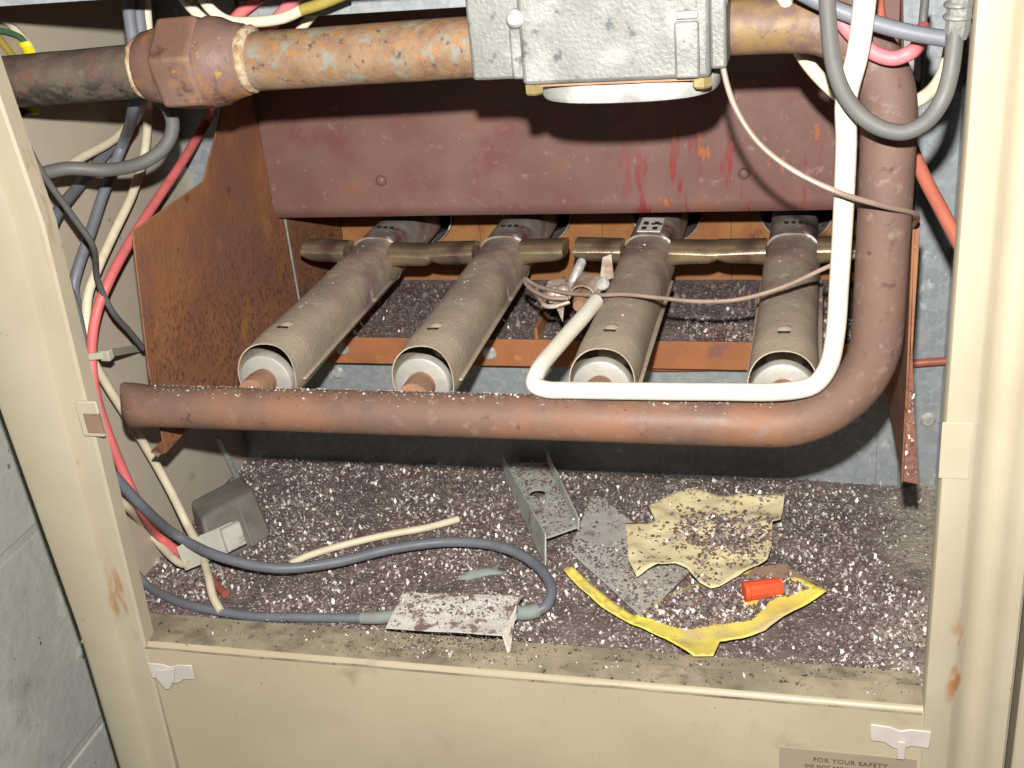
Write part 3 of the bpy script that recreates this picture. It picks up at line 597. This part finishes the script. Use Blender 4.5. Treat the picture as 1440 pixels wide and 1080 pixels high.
cable('wire', [(-0.0029,0.0921,0.0040),(0.0116,0.0707,0.0030),(0.0206,0.0572,-0.0020),(0.0299,0.0485,-0.0070)], .0030, 'cream', 'stub of cream wire leaving the front of the grey connector')
cable('wire', [(-0.0014,0.0905,-0.0060),(0.0119,0.0775,-0.0060),(0.0245,0.0667,-0.0060)], .0030, 'faded_red', 'stub of red wire under the grey connector')
cable('cable', [(-0.0127,0.0120,0.3142),(-0.0110,0.0300,0.3106),(-0.0006,0.0450,0.3099),(0.0183,0.0550,0.3058),(0.0397,0.0600,0.3082),(0.0532,0.0660,0.3160),(0.0587,0.0700,0.3267),(0.0580,0.0700,0.3375),(0.0510,0.0700,0.3469)], .0041, 'grey_cable', 'thick grey cable looping forward from under the union', 'cable')
cable('wire', [(-0.0033,0.0120,0.3693),(-0.0029,0.0140,0.3534),(-0.0041,0.0180,0.3347),(-0.0037,0.0240,0.3155),(-0.0036,0.0300,0.3037),(-0.0008,0.0400,0.2807),(-0.0003,0.0500,0.2608),(-0.0200,0.0746,0.2284),(-0.0200,0.0814,0.2045),(-0.0220,0.0975,0.1834),(-0.0240,0.1118,0.1644)], .0020, 'grey_cable', 'thin grey wire trailing diagonally across the taupe side panel')
cable('wire', [(-0.0450,0.0798,0.2215),(-0.0300,0.0532,0.2474),(-0.0300,0.0478,0.2732),(-0.0300,0.0483,0.2909)], .0022, 'grey_cable', 'thin grey wire tucked behind the left post')
# top left
cable('wire', [(0.0795,0.0700,0.4027),(0.0859,0.0700,0.3921),(0.0969,0.0700,0.3822),(0.1152,0.0700,0.3759),(0.1378,0.0700,0.3702)], .0030, 'cream', 'cream wire drooping behind the gas pipe near the union')
o = cable('wire', [(0.0978,0.0600,0.4030),(0.1010,0.0600,0.3942),(0.1104,0.0600,0.3862),(0.1279,0.0600,0.3842),(0.1450,0.0600,0.3855),(0.1556,0.0600,0.3890)], .0030, 'cream', 'cream wire with an olive end curving above the gas pipe')
ol = build('olive_end', B().tube([(0.1556,0.0600,0.3890),(0.1666,0.0600,0.3913),(0.1836,0.0600,0.3962)], .0031, 12, 6), 'olive', o, smooth='auto')
cable('wire', [(0.1467,0.0850,0.3956),(0.1317,0.0850,0.3842),(0.1197,0.0850,0.3739),(0.1124,0.0850,0.3635)], .0034, 'pink', 'pale red wire crossing above the gas pipe right of the union')
cable('wire', [(0.1509,0.1100,0.3911),(0.1402,0.1100,0.3798),(0.1296,0.1100,0.3703),(0.1210,0.1100,0.3605)], .0028, 'cream', 'cream wire passing down behind the olive-ended wire')
cable('wire', [(0.0511,0.0820,0.4066),(0.0487,0.0820,0.3911),(0.0466,0.0820,0.3773),(0.0445,0.0820,0.3591)], .0036, 'red', 'red wire in the bundle above the union')
# wires in the knockout hole
for pts, r, m, lb in (([(-0.0600,0.0941,0.3931),(-0.0600,0.1068,0.3860),(-0.0600,0.1139,0.3788),(-0.0600,0.1198,0.3717)], .0026, 'cream', 'pale wire tipped by the upper yellow wire nut in the knockout'),
                      ([(-0.0590,0.0877,0.3849),(-0.0590,0.1017,0.3813),(-0.0590,0.1128,0.3764),(-0.0590,0.1170,0.3721)], .0018, 'green', 'thin green wire inside the round knockout'),
                      ([(-0.0620,0.0914,0.3870),(-0.0620,0.1007,0.3726),(-0.0620,0.1081,0.3625),(-0.0620,0.1149,0.3506)], .0022, 'olive', 'yellow-green wire slanting through the round knockout')):
    cable('wire', pts, r, m, lb)
def nut(p, d, l, r, m, label, ribs=0):
    n = 24; pr = [(0, r * .97), (.0006, r * 1.04), (.0030, r * 1.04), (.0036, r * .95), (l * .88, r * .86), (l - .0006, r * .80), (l, r * .55)]
    p = Vector(p); d = Vector(d).normalized(); a = d.orthogonal().normalized(); b_ = d.cross(a)
    rings = [[p + d * t + (a * math.cos(2 * math.pi * i / n) + b_ * math.sin(2 * math.pi * i / n)) * q_ * (1 + (ribs * (1 if i % 2 else -1) if 2 < k < 5 else 0)) for i in range(n)] for k, (t, q_) in enumerate(pr)]
    o = build('wire_nut', B().loft(rings), m, None, smooth='auto'); return tagit(o, label, 'wire nut')
a1, a2 = Vector((-0.0590,0.1182,0.3732)), Vector((-0.0580,0.1187,0.3621)); nut(a1, a2 - a1, (a2 - a1).length, .0048, 'yellow_nut', 'yellow wire nut in the knockout, above the gas pipe')
a1, a2 = Vector((-0.0580,0.1026,0.3396)), Vector((-0.0560,0.1012,0.3295)); nut(a1, a2 - a1, (a2 - a1).length, .0055, 'yellow_nut', 'yellow wire nut in the knockout, showing below the gas pipe')
# cable tie
t0, t1 = Vector((-0.0300,0.0499,0.1853)), Vector((-0.0200,0.0641,0.1811)); t2 = Vector((-0.0344,0.1300,0.1567)); t2 = Vector((-.0535, t2[1], t2[2])) if False else Vector((-0.0535,0.1595,0.1439))
tie = thing('cable_tie', 'pale nylon cable tie clasping the wires to the side panel', 'cable tie', t1)
def strap(a, b_, w, t):
    d = (b_ - a).normalized(); s = Vector((0, 0, 1)); s = (s - d * s.dot(d)).normalized(); nn = d.cross(s)
    return B().hexa([a - s * w - nn * t, b_ - s * w - nn * t, b_ + s * w - nn * t, a + s * w - nn * t], nn * 2 * t)
build('strap', strap(t0, t1, .0022, .0007), 'tie', tie); build('tail', strap(t1 + Vector((0, 0, .001)), t2, .0026, .0006), 'tie', tie)
build('head', B().box(t1[0] - .0035, t1[0] + .0035, t1[1] - .003, t1[1] + .003, t1[2] - .0036, t1[2] + .0036), 'tie', tie, bevel=.0008)

# ---------------------------------------------------------------- wires, right side
cable('cable', [(0.4280,-0.0120,0.3951),(0.4296,-0.0120,0.3773),(0.4318,-0.0120,0.3621),(0.4363,-0.0120,0.3496),(0.4433,-0.0120,0.3400),(0.4532,-0.0120,0.3330),(0.4629,-0.0120,0.3311),(0.4715,-0.0120,0.3352),(0.4775,-0.0120,0.3443),(0.4806,-0.0080,0.3546),(0.4817,-0.0060,0.3677),(0.4820,-0.0040,0.3792)], .0037, 'grey_cable', 'grey cable hanging in a loop in front of the manifold bend', 'cable')
cp = Vector((0.4824,-0.0040,0.3809))
nt_ = thing('cable_connector', 'grey crimped connector at the end of the looped cable', 'connector', cp)
build('sleeve', B().lathe(cp + Vector((0, 0, -.012)), (.05, 0, 1), [(0, .0045), (.003, .0052), (.018, .0056), (.02, .0050)], 10), 'valve', nt_, smooth='auto')
for k in range(2): build('crimp_ring', B().lathe(cp + Vector((0, 0, -.004 + k * .005)), (.05, 0, 1), [(0, .0054), (.0006, .0060), (.0018, .0060), (.0024, .0054)], 14), 'valve', nt_, smooth='auto')
cable('cable', [(0.4154,0.0000,0.3924),(0.4246,0.0000,0.3871),(0.4352,0.0000,0.3820),(0.4519,0.0000,0.3754),(0.4668,0.0000,0.3710),(0.4793,0.0000,0.3683)], .0036, 'slate', 'slate grey cable crossing behind the looped cable to the right', 'cable')
cable('wire', [(0.4275,0.0080,0.3894),(0.4345,0.0080,0.3774),(0.4418,0.0080,0.3687),(0.4503,0.0080,0.3618),(0.4583,0.0080,0.3595),(0.4648,0.0080,0.3617),(0.4704,0.0300,0.3631),(0.4728,0.0500,0.3648)], .0034, 'pink', 'bright pink wire sagging behind the white tube')
cable('wire', [(0.4519,0.0750,0.3799),(0.4546,0.0750,0.3615),(0.4594,0.0750,0.3439),(0.4651,0.0750,0.3242),(0.4705,0.0750,0.3058),(0.4784,0.0600,0.2894),(0.4864,0.0450,0.2765),(0.4950,0.0300,0.2627),(0.5005,0.0200,0.2546)], .0036, 'faded_red', 'faded red wire running diagonally down to the right post')
cable('wire', [(0.4138,0.0600,0.3593),(0.4198,0.0600,0.3493),(0.4279,0.0600,0.3396),(0.4373,0.0600,0.3311),(0.4479,0.0650,0.3246),(0.4640,0.0650,0.3240),(0.4761,0.0600,0.3303),(0.4831,0.0500,0.3427),(0.4860,0.0500,0.3576),(0.4858,0.0500,0.3706)], .0034, 'cream', 'cream wire passing behind the manifold bend')
cable('wire', [(0.4071,0.0200,0.3904),(0.4097,0.0200,0.3856),(0.4124,0.0300,0.3796)], .0030, 'cream', 'cream wire end just above the manifold elbow')
cable('wire', [(0.4762,0.0900,0.3765),(0.4758,0.0900,0.3649),(0.4749,0.0900,0.3510),(0.4826,0.2000,0.3102)], .0022, 'grey_cable', 'thin grey wire hanging in the dark upper right corner')
cable('wire', [(0.2754,0.2620,0.0878),(0.3136,0.2620,0.0867),(0.3511,0.2620,0.0881),(0.3851,0.2620,0.0899),(0.4438,0.2620,0.0910),(0.4883,0.2620,0.0930),(0.5076,0.2620,0.0950),(0.5244,0.2620,0.0965),(0.5362,0.2620,0.0978)], .0030, 'faded_red', 'red wire stretched along the galvanised back panel under the tray')
# galvanised strip leaning in the rear left corner
q0, q1 = (-0.0470,0.2145,0.0382), (-0.0400,0.2256,-0.0178)
o = build('metal_strip', B().hexa([q0, (q0[0] + .0045, q0[1], q0[2]), (q1[0] + .003, q1[1], q1[2]), (q1[0] - .001, q1[1], q1[2])], (0, .002, 0)), 'galv'); tagit(o, 'narrow galvanised strip leaning in the rear left corner', 'metal strip')

# ---------------------------------------------------------------- floor debris
ZD = -.0122
def dz(x, y):
    p = Vector((x, y, 0)); return ZD + .0013 * noise.noise(p * 28) + .0008 * noise.noise(p * 90) + .0007 * noise.noise(p * 240) - .0035 * max(0, (.055 - y) / .02) ** 1 * (1 if y < .055 else 0)
nx, ny = 300, 130; xs = np.linspace(-.0545, .5295, nx); ys = np.linspace(.0352, .2695, ny)
v = [(x, y, dz(x, y)) for y in ys for x in xs]; f = [(j * nx + i, j * nx + i + 1, (j + 1) * nx + i + 1, (j + 1) * nx + i) for j in range(ny - 1) for i in range(nx - 1)]
o = build('rust_debris', B().add(v, f), 'debris', None, smooth=True); tagit(o, 'dark layer of rust dust covering the cabinet floor', 'debris', kind='stuff')
N_ = 95000
p2 = np.stack([-.0535 + .582 * rng.random(N_), .036 + .233 * rng.random(N_)], 1)
dn = np.array([noise.noise(Vector((q_[0] * 16, q_[1] * 16, 9))) for q_ in p2]); p2 = p2[rng.random(N_) < np.clip(.66 + dn * .9, .15, 1) * np.clip(1 - (p2[:, 0] - .462) / .05 * (p2[:, 1] > .13), .25, 1)]
pts = np.array([(x, y, dz(x, y)) for x, y in p2])
flakes('rust_flakes', pts, .0005, .0027, (26, 36, 25, 10, 3), 'pale and dark rust flakes scattered thickly over the cabinet floor')
p3 = p2[rng.random(len(p2)) < .02]; 
# flakes on lip, tray ledge, manifold, burners
n = 1600; x = .02 + .46 * rng.random(n); k = rng.random(n) ** 2; x2 = np.where(rng.random(n) < .55, (0.2003,0.0200,0.0060)[0] + rng.normal(0, .03, n), x)
flakes('rust_flakes', np.stack([np.clip(x2, .003, .485), .006 + .029 * rng.random(n), np.full(n, .0012)], 1), .0004, .0018, (34, 26, 16, 5, 6), 'sparse rust flakes lying along the beige front lip')
n = 2600; x = .024 + .448 * rng.random(n); x = np.where(rng.random(n) < .75, .33 + .14 * rng.random(n), x)
flakes('rust_flakes', np.stack([x, .2492 + .045 * rng.random(n), np.full(n, .1143)], 1), .001, .0038, (25, 40, 22, 10, 4), 'pale rust flakes on the front ledge of the burner tray')
n = 8000; x = .024 + .448 * rng.random(n)
flakes('rust_flakes', np.stack([x, .285 + .078 * rng.random(n), np.full(n, .1143)], 1), .001, .0032, (60, 36, 1.5, 1, 4), 'dark rust flakes lying deeper in the burner tray')
n = 2200; x = .03 + .385 * rng.random(n); a_ = rng.normal(.12, .35, n); keepm = np.abs(a_) < 1.0; x, a_ = x[keepm], a_[keepm]
flakes('rust_flakes', np.stack([x, YM + RM * np.sin(a_), ZM + RM * np.cos(a_) - .0003], 1), .0004, .0018, (6, 30, 26, 20, 12), 'pale flakes resting along the top of the manifold pipe', tilt=.25)
for i in range(4):
    n = 170; a_ = rng.normal(0, .5, n); a_ = a_[np.abs(a_) < 1]; y = .075 + .17 * rng.random(len(a_)); 
    flakes('rust_flakes', np.stack([BX[i] + .0183 * np.sin(a_) * 1.0, y, BZ + .0195 * np.cos(a_) ** .8 - .0006], 1), .0005, .0019, (10, 30, 26, 14, 10), ['pale flakes on the burner beside the rusty side plate', 'pale flakes on the burner between the side-plate burner and the pilot', 'pale flakes on the burner with the white patch', 'pale flakes on the burner beside the vertical manifold run'][i], tilt=.3)

n = 150; tz_ = .121 + .055 * rng.random(n) ** 1.4
flakes('rust_flakes', np.stack([.4760 + (.0070 - .09 * (tz_ - .12)) * rng.random(n), np.full(n, .0468), tz_], 1), .0005, .0017, (6, 30, 30, 22, 8), 'pale flakes clinging to the narrow right flange', tilt=.9)

# ---------------------------------------------------------------- things lying on the floor
# grey connector and dark block
blk = thing('dark_block', 'dark grey plastic block lying behind the grey connector on the floor', 'block', (-0.0015,0.1336,-0.0120))
fq = [Vector((0.0002,0.0979,-0.0110)), Vector((0.0210,0.1543,-0.0110)), Vector((0.0053,0.1676,0.0200)), Vector((-0.0178,0.1237,0.0200))]
build('body', B().hexa(fq, (-.020, .020, .001)), 'dark_block', blk, bevel=.003, seg=3)
mid = [fq[0].lerp(fq[1], .62), fq[0].lerp(fq[1], .95), fq[3].lerp(fq[2], .95), fq[3].lerp(fq[2], .62)]
nrm = (fq[1] - fq[0]).cross(fq[3] - fq[0]).normalized()
build('raised_panel', B().hexa([m_ + nrm * .0001 for m_ in mid], nrm * .0018), 'dark_block', blk, bevel=.001)
con = thing('wire_connector', 'light grey plastic connector block holding the cream and red wires', 'connector', (-0.0127,0.1124,-0.0020))
cq = [Vector((-0.0137,0.0813,0.0000)), Vector((0.0069,0.1056,0.0000)), Vector((0.0007,0.1122,0.0190)), Vector((-0.0196,0.0854,0.0190))]
build('housing', B().hexa(cq, (.008, .011, .001)), 'grey_plastic', con, bevel=.0012)
bk_ = [cq[1] + Vector((.0005, .001, .003)), cq[1] + Vector((.010, .013, .004)), cq[2] + Vector((.010, .013, .0)), cq[2] + Vector((.0005, .001, -.001))]
build('end_wedge', B().hexa(bk_, (.0035, -.002, 0)), 'grey_plastic', con, bevel=.0008)
lt_ = [cq[0].lerp(cq[3], .25) + Vector((-.0002, -.0003, 0)), cq[1].lerp(cq[2], .25), cq[1].lerp(cq[2], .33), cq[0].lerp(cq[3], .33)]
# dusty cover with its cord boots
cv = thing('metal_cover', 'dusty pale metal cover lying on the front lip with the cord entering it', 'cover', (0.2005,0.0482,-0.0040))
zc = .006
cpoly = [(0.1615,0.0260,0.0075), (0.1605,0.0644,0.0075), (0.2396,0.0691,0.0075), (0.2442,0.0455,0.0075), (0.2388,0.0270,0.0075)]
build('top_plate', paper(cpoly, 5, .0006, 60, 0, 3), 'cover', cv, smooth=False, solid=.0009)
e1, e2, e3 = Vector((0.2390,0.0267,0.0078)), Vector((0.2440,0.0466,0.0078)), Vector((0.2399,0.0679,0.0078))
build('bent_end', B().hexa([e1, e3, e3 + Vector((.003, 0, .002)), e1.lerp(e3, .55) + Vector((.004, -.002, .008)), e1 + Vector((.004, -.004, -.012))], (.0008, .0006, 0)), 'cover', cv)
b1 = [Vector(p) for p in cpoly]
build('rear_wall', B().hexa([b1[1], b1[2], b1[2] + Vector((0, 0, -.017)), b1[1] + Vector((0, 0, -.017))], (0, -.0009, 0)), 'cover', cv)
build('cord_boot', B().tube([(0.2364,0.0678,-0.0050),(0.2440,0.0686,-0.0050),(0.2509,0.0726,-0.0050)], (.0048, .0052), 12, 5), 'verdigris', cv, smooth='auto')
build('cord_boot', B().tube([(0.1563,0.0554,-0.0050),(0.1443,0.0516,-0.0050),(0.1335,0.0504,-0.0050)], (.0046, .0042), 12, 5), 'verdigris', cv, smooth='auto')
cable('cord', [(0.1333,0.0551,-0.0085),(0.1125,0.0527,-0.0085),(0.0871,0.0505,-0.0085),(0.0564,0.0478,-0.0085),(0.0281,0.0503,-0.0085),(-0.0010,0.0554,-0.0085),(-0.0252,0.0647,-0.0085),(-0.0441,0.0750,-0.0085),(-0.0573,0.0813,0.0000)], .0034, 'slate', 'slate grey cord half buried in flakes left of the metal cover', 'cord')
a_ = scatter_poly(cpoly, 1100); a_ = a_[rng.random(len(a_)) < np.clip((a_[:, 1] - b1[4][1]) / .022 + .12 - .3 * (a_[:, 0] > b1[3][0] - .03), .1, 1)]
flakes('rust_flakes', np.column_stack([a_, np.full(len(a_), .0082)]),   .0006, .0024, (14, 36, 34, 10, 4), 'rust flakes covering the dusty metal cover', tilt=.3)
# loose cream wire
cable('loose_wire', [(0.0557,0.1099,-0.0070),(0.0639,0.1201,-0.0070),(0.0811,0.1342,-0.0070),(0.1137,0.1540,-0.0070),(0.1434,0.1678,-0.0070),(0.1648,0.1820,-0.0070)], .0028, 'cream', 'loose straight piece of cream wire lying on the flakes')
# U-channel bracket with a hole
brk = thing('channel_bracket', 'galvanised channel bracket with a round hole lying on the floor', 'bracket', (0.2182,0.2233,-0.0100))
W0, W1, W2, W3 = (Vector(p) for p in ((0.1845,0.2528,0.0040), (0.2190,0.2543,0.0040), (0.2624,0.1595,0.0060), (0.2431,0.1435,0.0060)))
hc = Vector((0.2228,0.2050,0.0050)); ax_ = ((W3 + W2) / 2 - (W0 + W1) / 2).normalized(); 
n = 32; ring_o = []; ring_i = []
crn = [W0, W1, W2, W3]
def edge_pt(a):
    d = Vector((math.cos(a), math.sin(a), 0)); best = None
    for i in range(4):
        p_, q_ = crn[i] - hc, crn[(i + 1) % 4] - hc; e_ = q_ - p_
        den = d.x * e_.y - d.y * e_.x
        if abs(den) < 1e-9: continue
        t_ = (p_.x * e_.y - p_.y * e_.x) / den; u_ = (p_.x * d.y - p_.y * d.x) / den
        if t_ > 0 and -1e-6 <= u_ <= 1 + 1e-6:
            q3 = crn[i].lerp(crn[(i + 1) % 4], u_); best = q3 if best is None or t_ < best[0] else best
    return best
angs = sorted([2 * math.pi * i / n for i in range(n)] + [math.atan2((c - hc).y, (c - hc).x) % (2 * math.pi) for c in crn])
ro = [edge_pt(a) for a in angs]; ri = [hc + Vector((math.cos(a), math.sin(a), 0)) * .0062 for a in angs]; dn_ = Vector((0, 0, -.0012))
web = B().loft([ro, ri, [p + dn_ for p in ri], [p + dn_ for p in ro], ro], False, False)
build('web', web, 'bracket', brk)
sd = (W2 - W1).cross(Vector((0, 0, 1))).normalized()
build('flange', B().hexa([W1 + Vector((0, 0, -.003)), W2 + Vector((0, 0, -.003)), W2 + Vector((.001, 0, .007)), W1 + Vector((.001, 0, .010))], (.0013, .0002, 0)), 'bracket', brk, bevel=.0004)
build('flange', B().hexa([W0 + Vector((0, 0, -.014)), W3 + Vector((.001, -.012, -.016)), W3 + Vector((0, 0, .003)), W0 + Vector((0, 0, .005))], (-.0013, .0002, 0)), 'bracket', brk, bevel=.0004)
sp_ = scatter_poly([W0, W1, W2, W3], 700); sp_ = sp_[np.hypot(sp_[:, 0] - hc.x, sp_[:, 1] - hc.y) > .0075]
flakes('rust_flakes', np.column_stack([sp_, np.full(len(sp_), .0056)]), .0008, .0026, (16, 22, 9, 4, 40), 'reddish flakes lying in the channel bracket', tilt=.3)
# grey card
cd = [(0.2616,0.2194,-0.0060), (0.2719,0.2181,-0.0060), (0.3472,0.1285,-0.0050), (0.3214,0.0727,-0.0060), (0.2573,0.1487,-0.0080)]
o = build('card_scrap', paper(cd, 4, .0010, 30, .0, 5), 'card', None, solid=.0009); tagit(o, 'torn grey card scrap tucked under the tan paper', 'card')
a_ = scatter_poly(cd, 1500); cdc = Vector((0.2788,0.1762,-0.0060)); a_ = a_[(np.hypot(a_[:, 0] - cdc.x, a_[:, 1] - cdc.y) > .022) | (rng.random(len(a_)) < .12)]
flakes('rust_flakes', np.column_stack([a_, np.full(len(a_), -.0047)]), .0007, .003, (30, 32, 22, 10, 6), 'flakes dusting the torn grey card', tilt=.3)
# yellow paper
yp = [(0.2605,0.1153,-0.0040), (0.2649,0.1210,-0.0040), (0.2782,0.1081,-0.0060), (0.2962,0.0887,-0.0060), (0.3159,0.0720,-0.0060), (0.3436,0.1067,-0.0070), (0.3660,0.1232,-0.0070), (0.3893,0.1313,-0.0050), (0.4120,0.1282,-0.0030), (0.4375,0.1082,-0.0030), (0.4229,0.0910,-0.0030), (0.4108,0.0782,-0.0030), (0.4000,0.0629,-0.0030), (0.3857,0.0526,-0.0030), (0.3730,0.0469,-0.0020), (0.3707,0.0276,0.0020), (0.3593,0.0255,0.0020), (0.3394,0.0470,-0.0030), (0.3148,0.0609,-0.0040), (0.2934,0.0776,-0.0040), (0.2750,0.0966,-0.0040)]
o = build('yellow_paper', paper(yp, 5, .0012, 45, .0022, 8), 'yellow_paper', None, smooth=True, solid=.0005); tagit(o, 'torn yellow paper strip half buried in flakes under the wire nut', 'paper')
fb = [(0.3763,0.1128,-0.0030), (0.3903,0.1300,-0.0000), (0.4081,0.1329,0.0010), (0.4325,0.1146,0.0000), (0.4168,0.1211,0.0000), (0.3993,0.1182,-0.0010)]
build('brown_flap', paper(fb, 4, .0006, 40, 0, 2), 'brown_paper', o, solid=.0005)
inner = [(0.3198,0.0711,-0.0050), (0.3443,0.1007,-0.0050), (0.3804,0.1219,-0.0050), (0.4131,0.1240,-0.0040), (0.4272,0.1101,-0.0040), (0.4025,0.0986,-0.0040), (0.3923,0.0744,-0.0040), (0.3487,0.0597,-0.0040)]
a_ = scatter_poly(inner, 6500, lambda q_: noise.noise(Vector((q_[0] * 45, q_[1] * 45, 2))) > -.38)
flakes('rust_flakes', np.column_stack([a_, np.full(len(a_), -.0040) + .0026 * rng.random(len(a_))]), .0009, .0034, (38, 32, 16, 8, 8), 'flakes heaped on the yellow paper', tilt=.4)
# tan paper
tp = [(0.2951,0.1747,-0.0010), (0.3165,0.1790,0.0000), (0.3088,0.1981,0.0000), (0.3336,0.2333,-0.0030), (0.3525,0.2265,-0.0030), (0.3645,0.2223,-0.0030), (0.4072,0.2247,-0.0010), (0.4054,0.1857,0.0010), (0.3997,0.1795,0.0010), (0.4004,0.1506,0.0020), (0.3982,0.1332,0.0030), (0.3812,0.1106,0.0040), (0.3735,0.1010,0.0050), (0.3638,0.0943,0.0050), (0.3560,0.0991,0.0050), (0.3456,0.1175,0.0030), (0.3375,0.1220,0.0040), (0.3258,0.1184,0.0050), (0.3135,0.1048,0.0030), (0.3047,0.1248,0.0010)]
o = build('tan_paper', paper(tp, 5, .0036, 42, .0020, 14), 'tan_paper', None, smooth=True, solid=.0005); tagit(o, 'crumpled tan paper scrap strewn with rust flakes', 'paper')
tpo = o
ic = Vector((0.3677,0.1659,0.0000))
bvh_pts = np.array([tuple(v_.co) for v_ in o.data.vertices]) + np.array(o.location)
a_ = scatter_poly(tp, 9000); den_ = 1.6 * np.exp(-((a_[:, 0] - ic.x) / .026) ** 2 - ((a_[:, 1] - ic.y) / .024) ** 2) * np.array([1 if noise.noise(Vector((q_[0] * 75, q_[1] * 75, 6))) > -.2 else .2 for q_ in a_]) + .16 * np.array([max(0, noise.noise(Vector((q_[0] * 60, q_[1] * 60, 4))) + .05) for q_ in a_]) * 2
a_ = a_[rng.random(len(a_)) < np.clip(den_, 0.02, 1)]
zq = np.array([bvh_pts[np.argmin((bvh_pts[:, 0] - q_[0]) ** 2 + (bvh_pts[:, 1] - q_[1]) ** 2), 2] for q_ in a_])
flakes('rust_flakes', np.column_stack([a_, zq + .0004]), .0009, .0034, (40, 34, 12, 6, 10), 'dark flakes heaped in the middle of the tan paper', tilt=.35)
# orange wire nut
a1, a2 = Vector((0.3848,0.0971,0.0030)), Vector((0.4090,0.1061,0.0030)); nut(a1, a2 - a1, (a2 - a1).length, .0064, 'orange_nut', 'orange wire nut lying on the yellow paper', .05)
# small green-grey scrap
sg = [(0.1830,0.1067,-0.0110), (0.1939,0.1159,-0.0080), (0.2084,0.1224,-0.0090), (0.2166,0.1223,-0.0120), (0.2036,0.1156,-0.0120), (0.1927,0.1092,-0.0120)]
o = build('film_scrap', paper(sg, 4, .003, 60, 0, 21), 'verdigris', None, smooth=True, solid=.0004); tagit(o, 'small grey-green scrap half buried among the flakes', 'scrap')
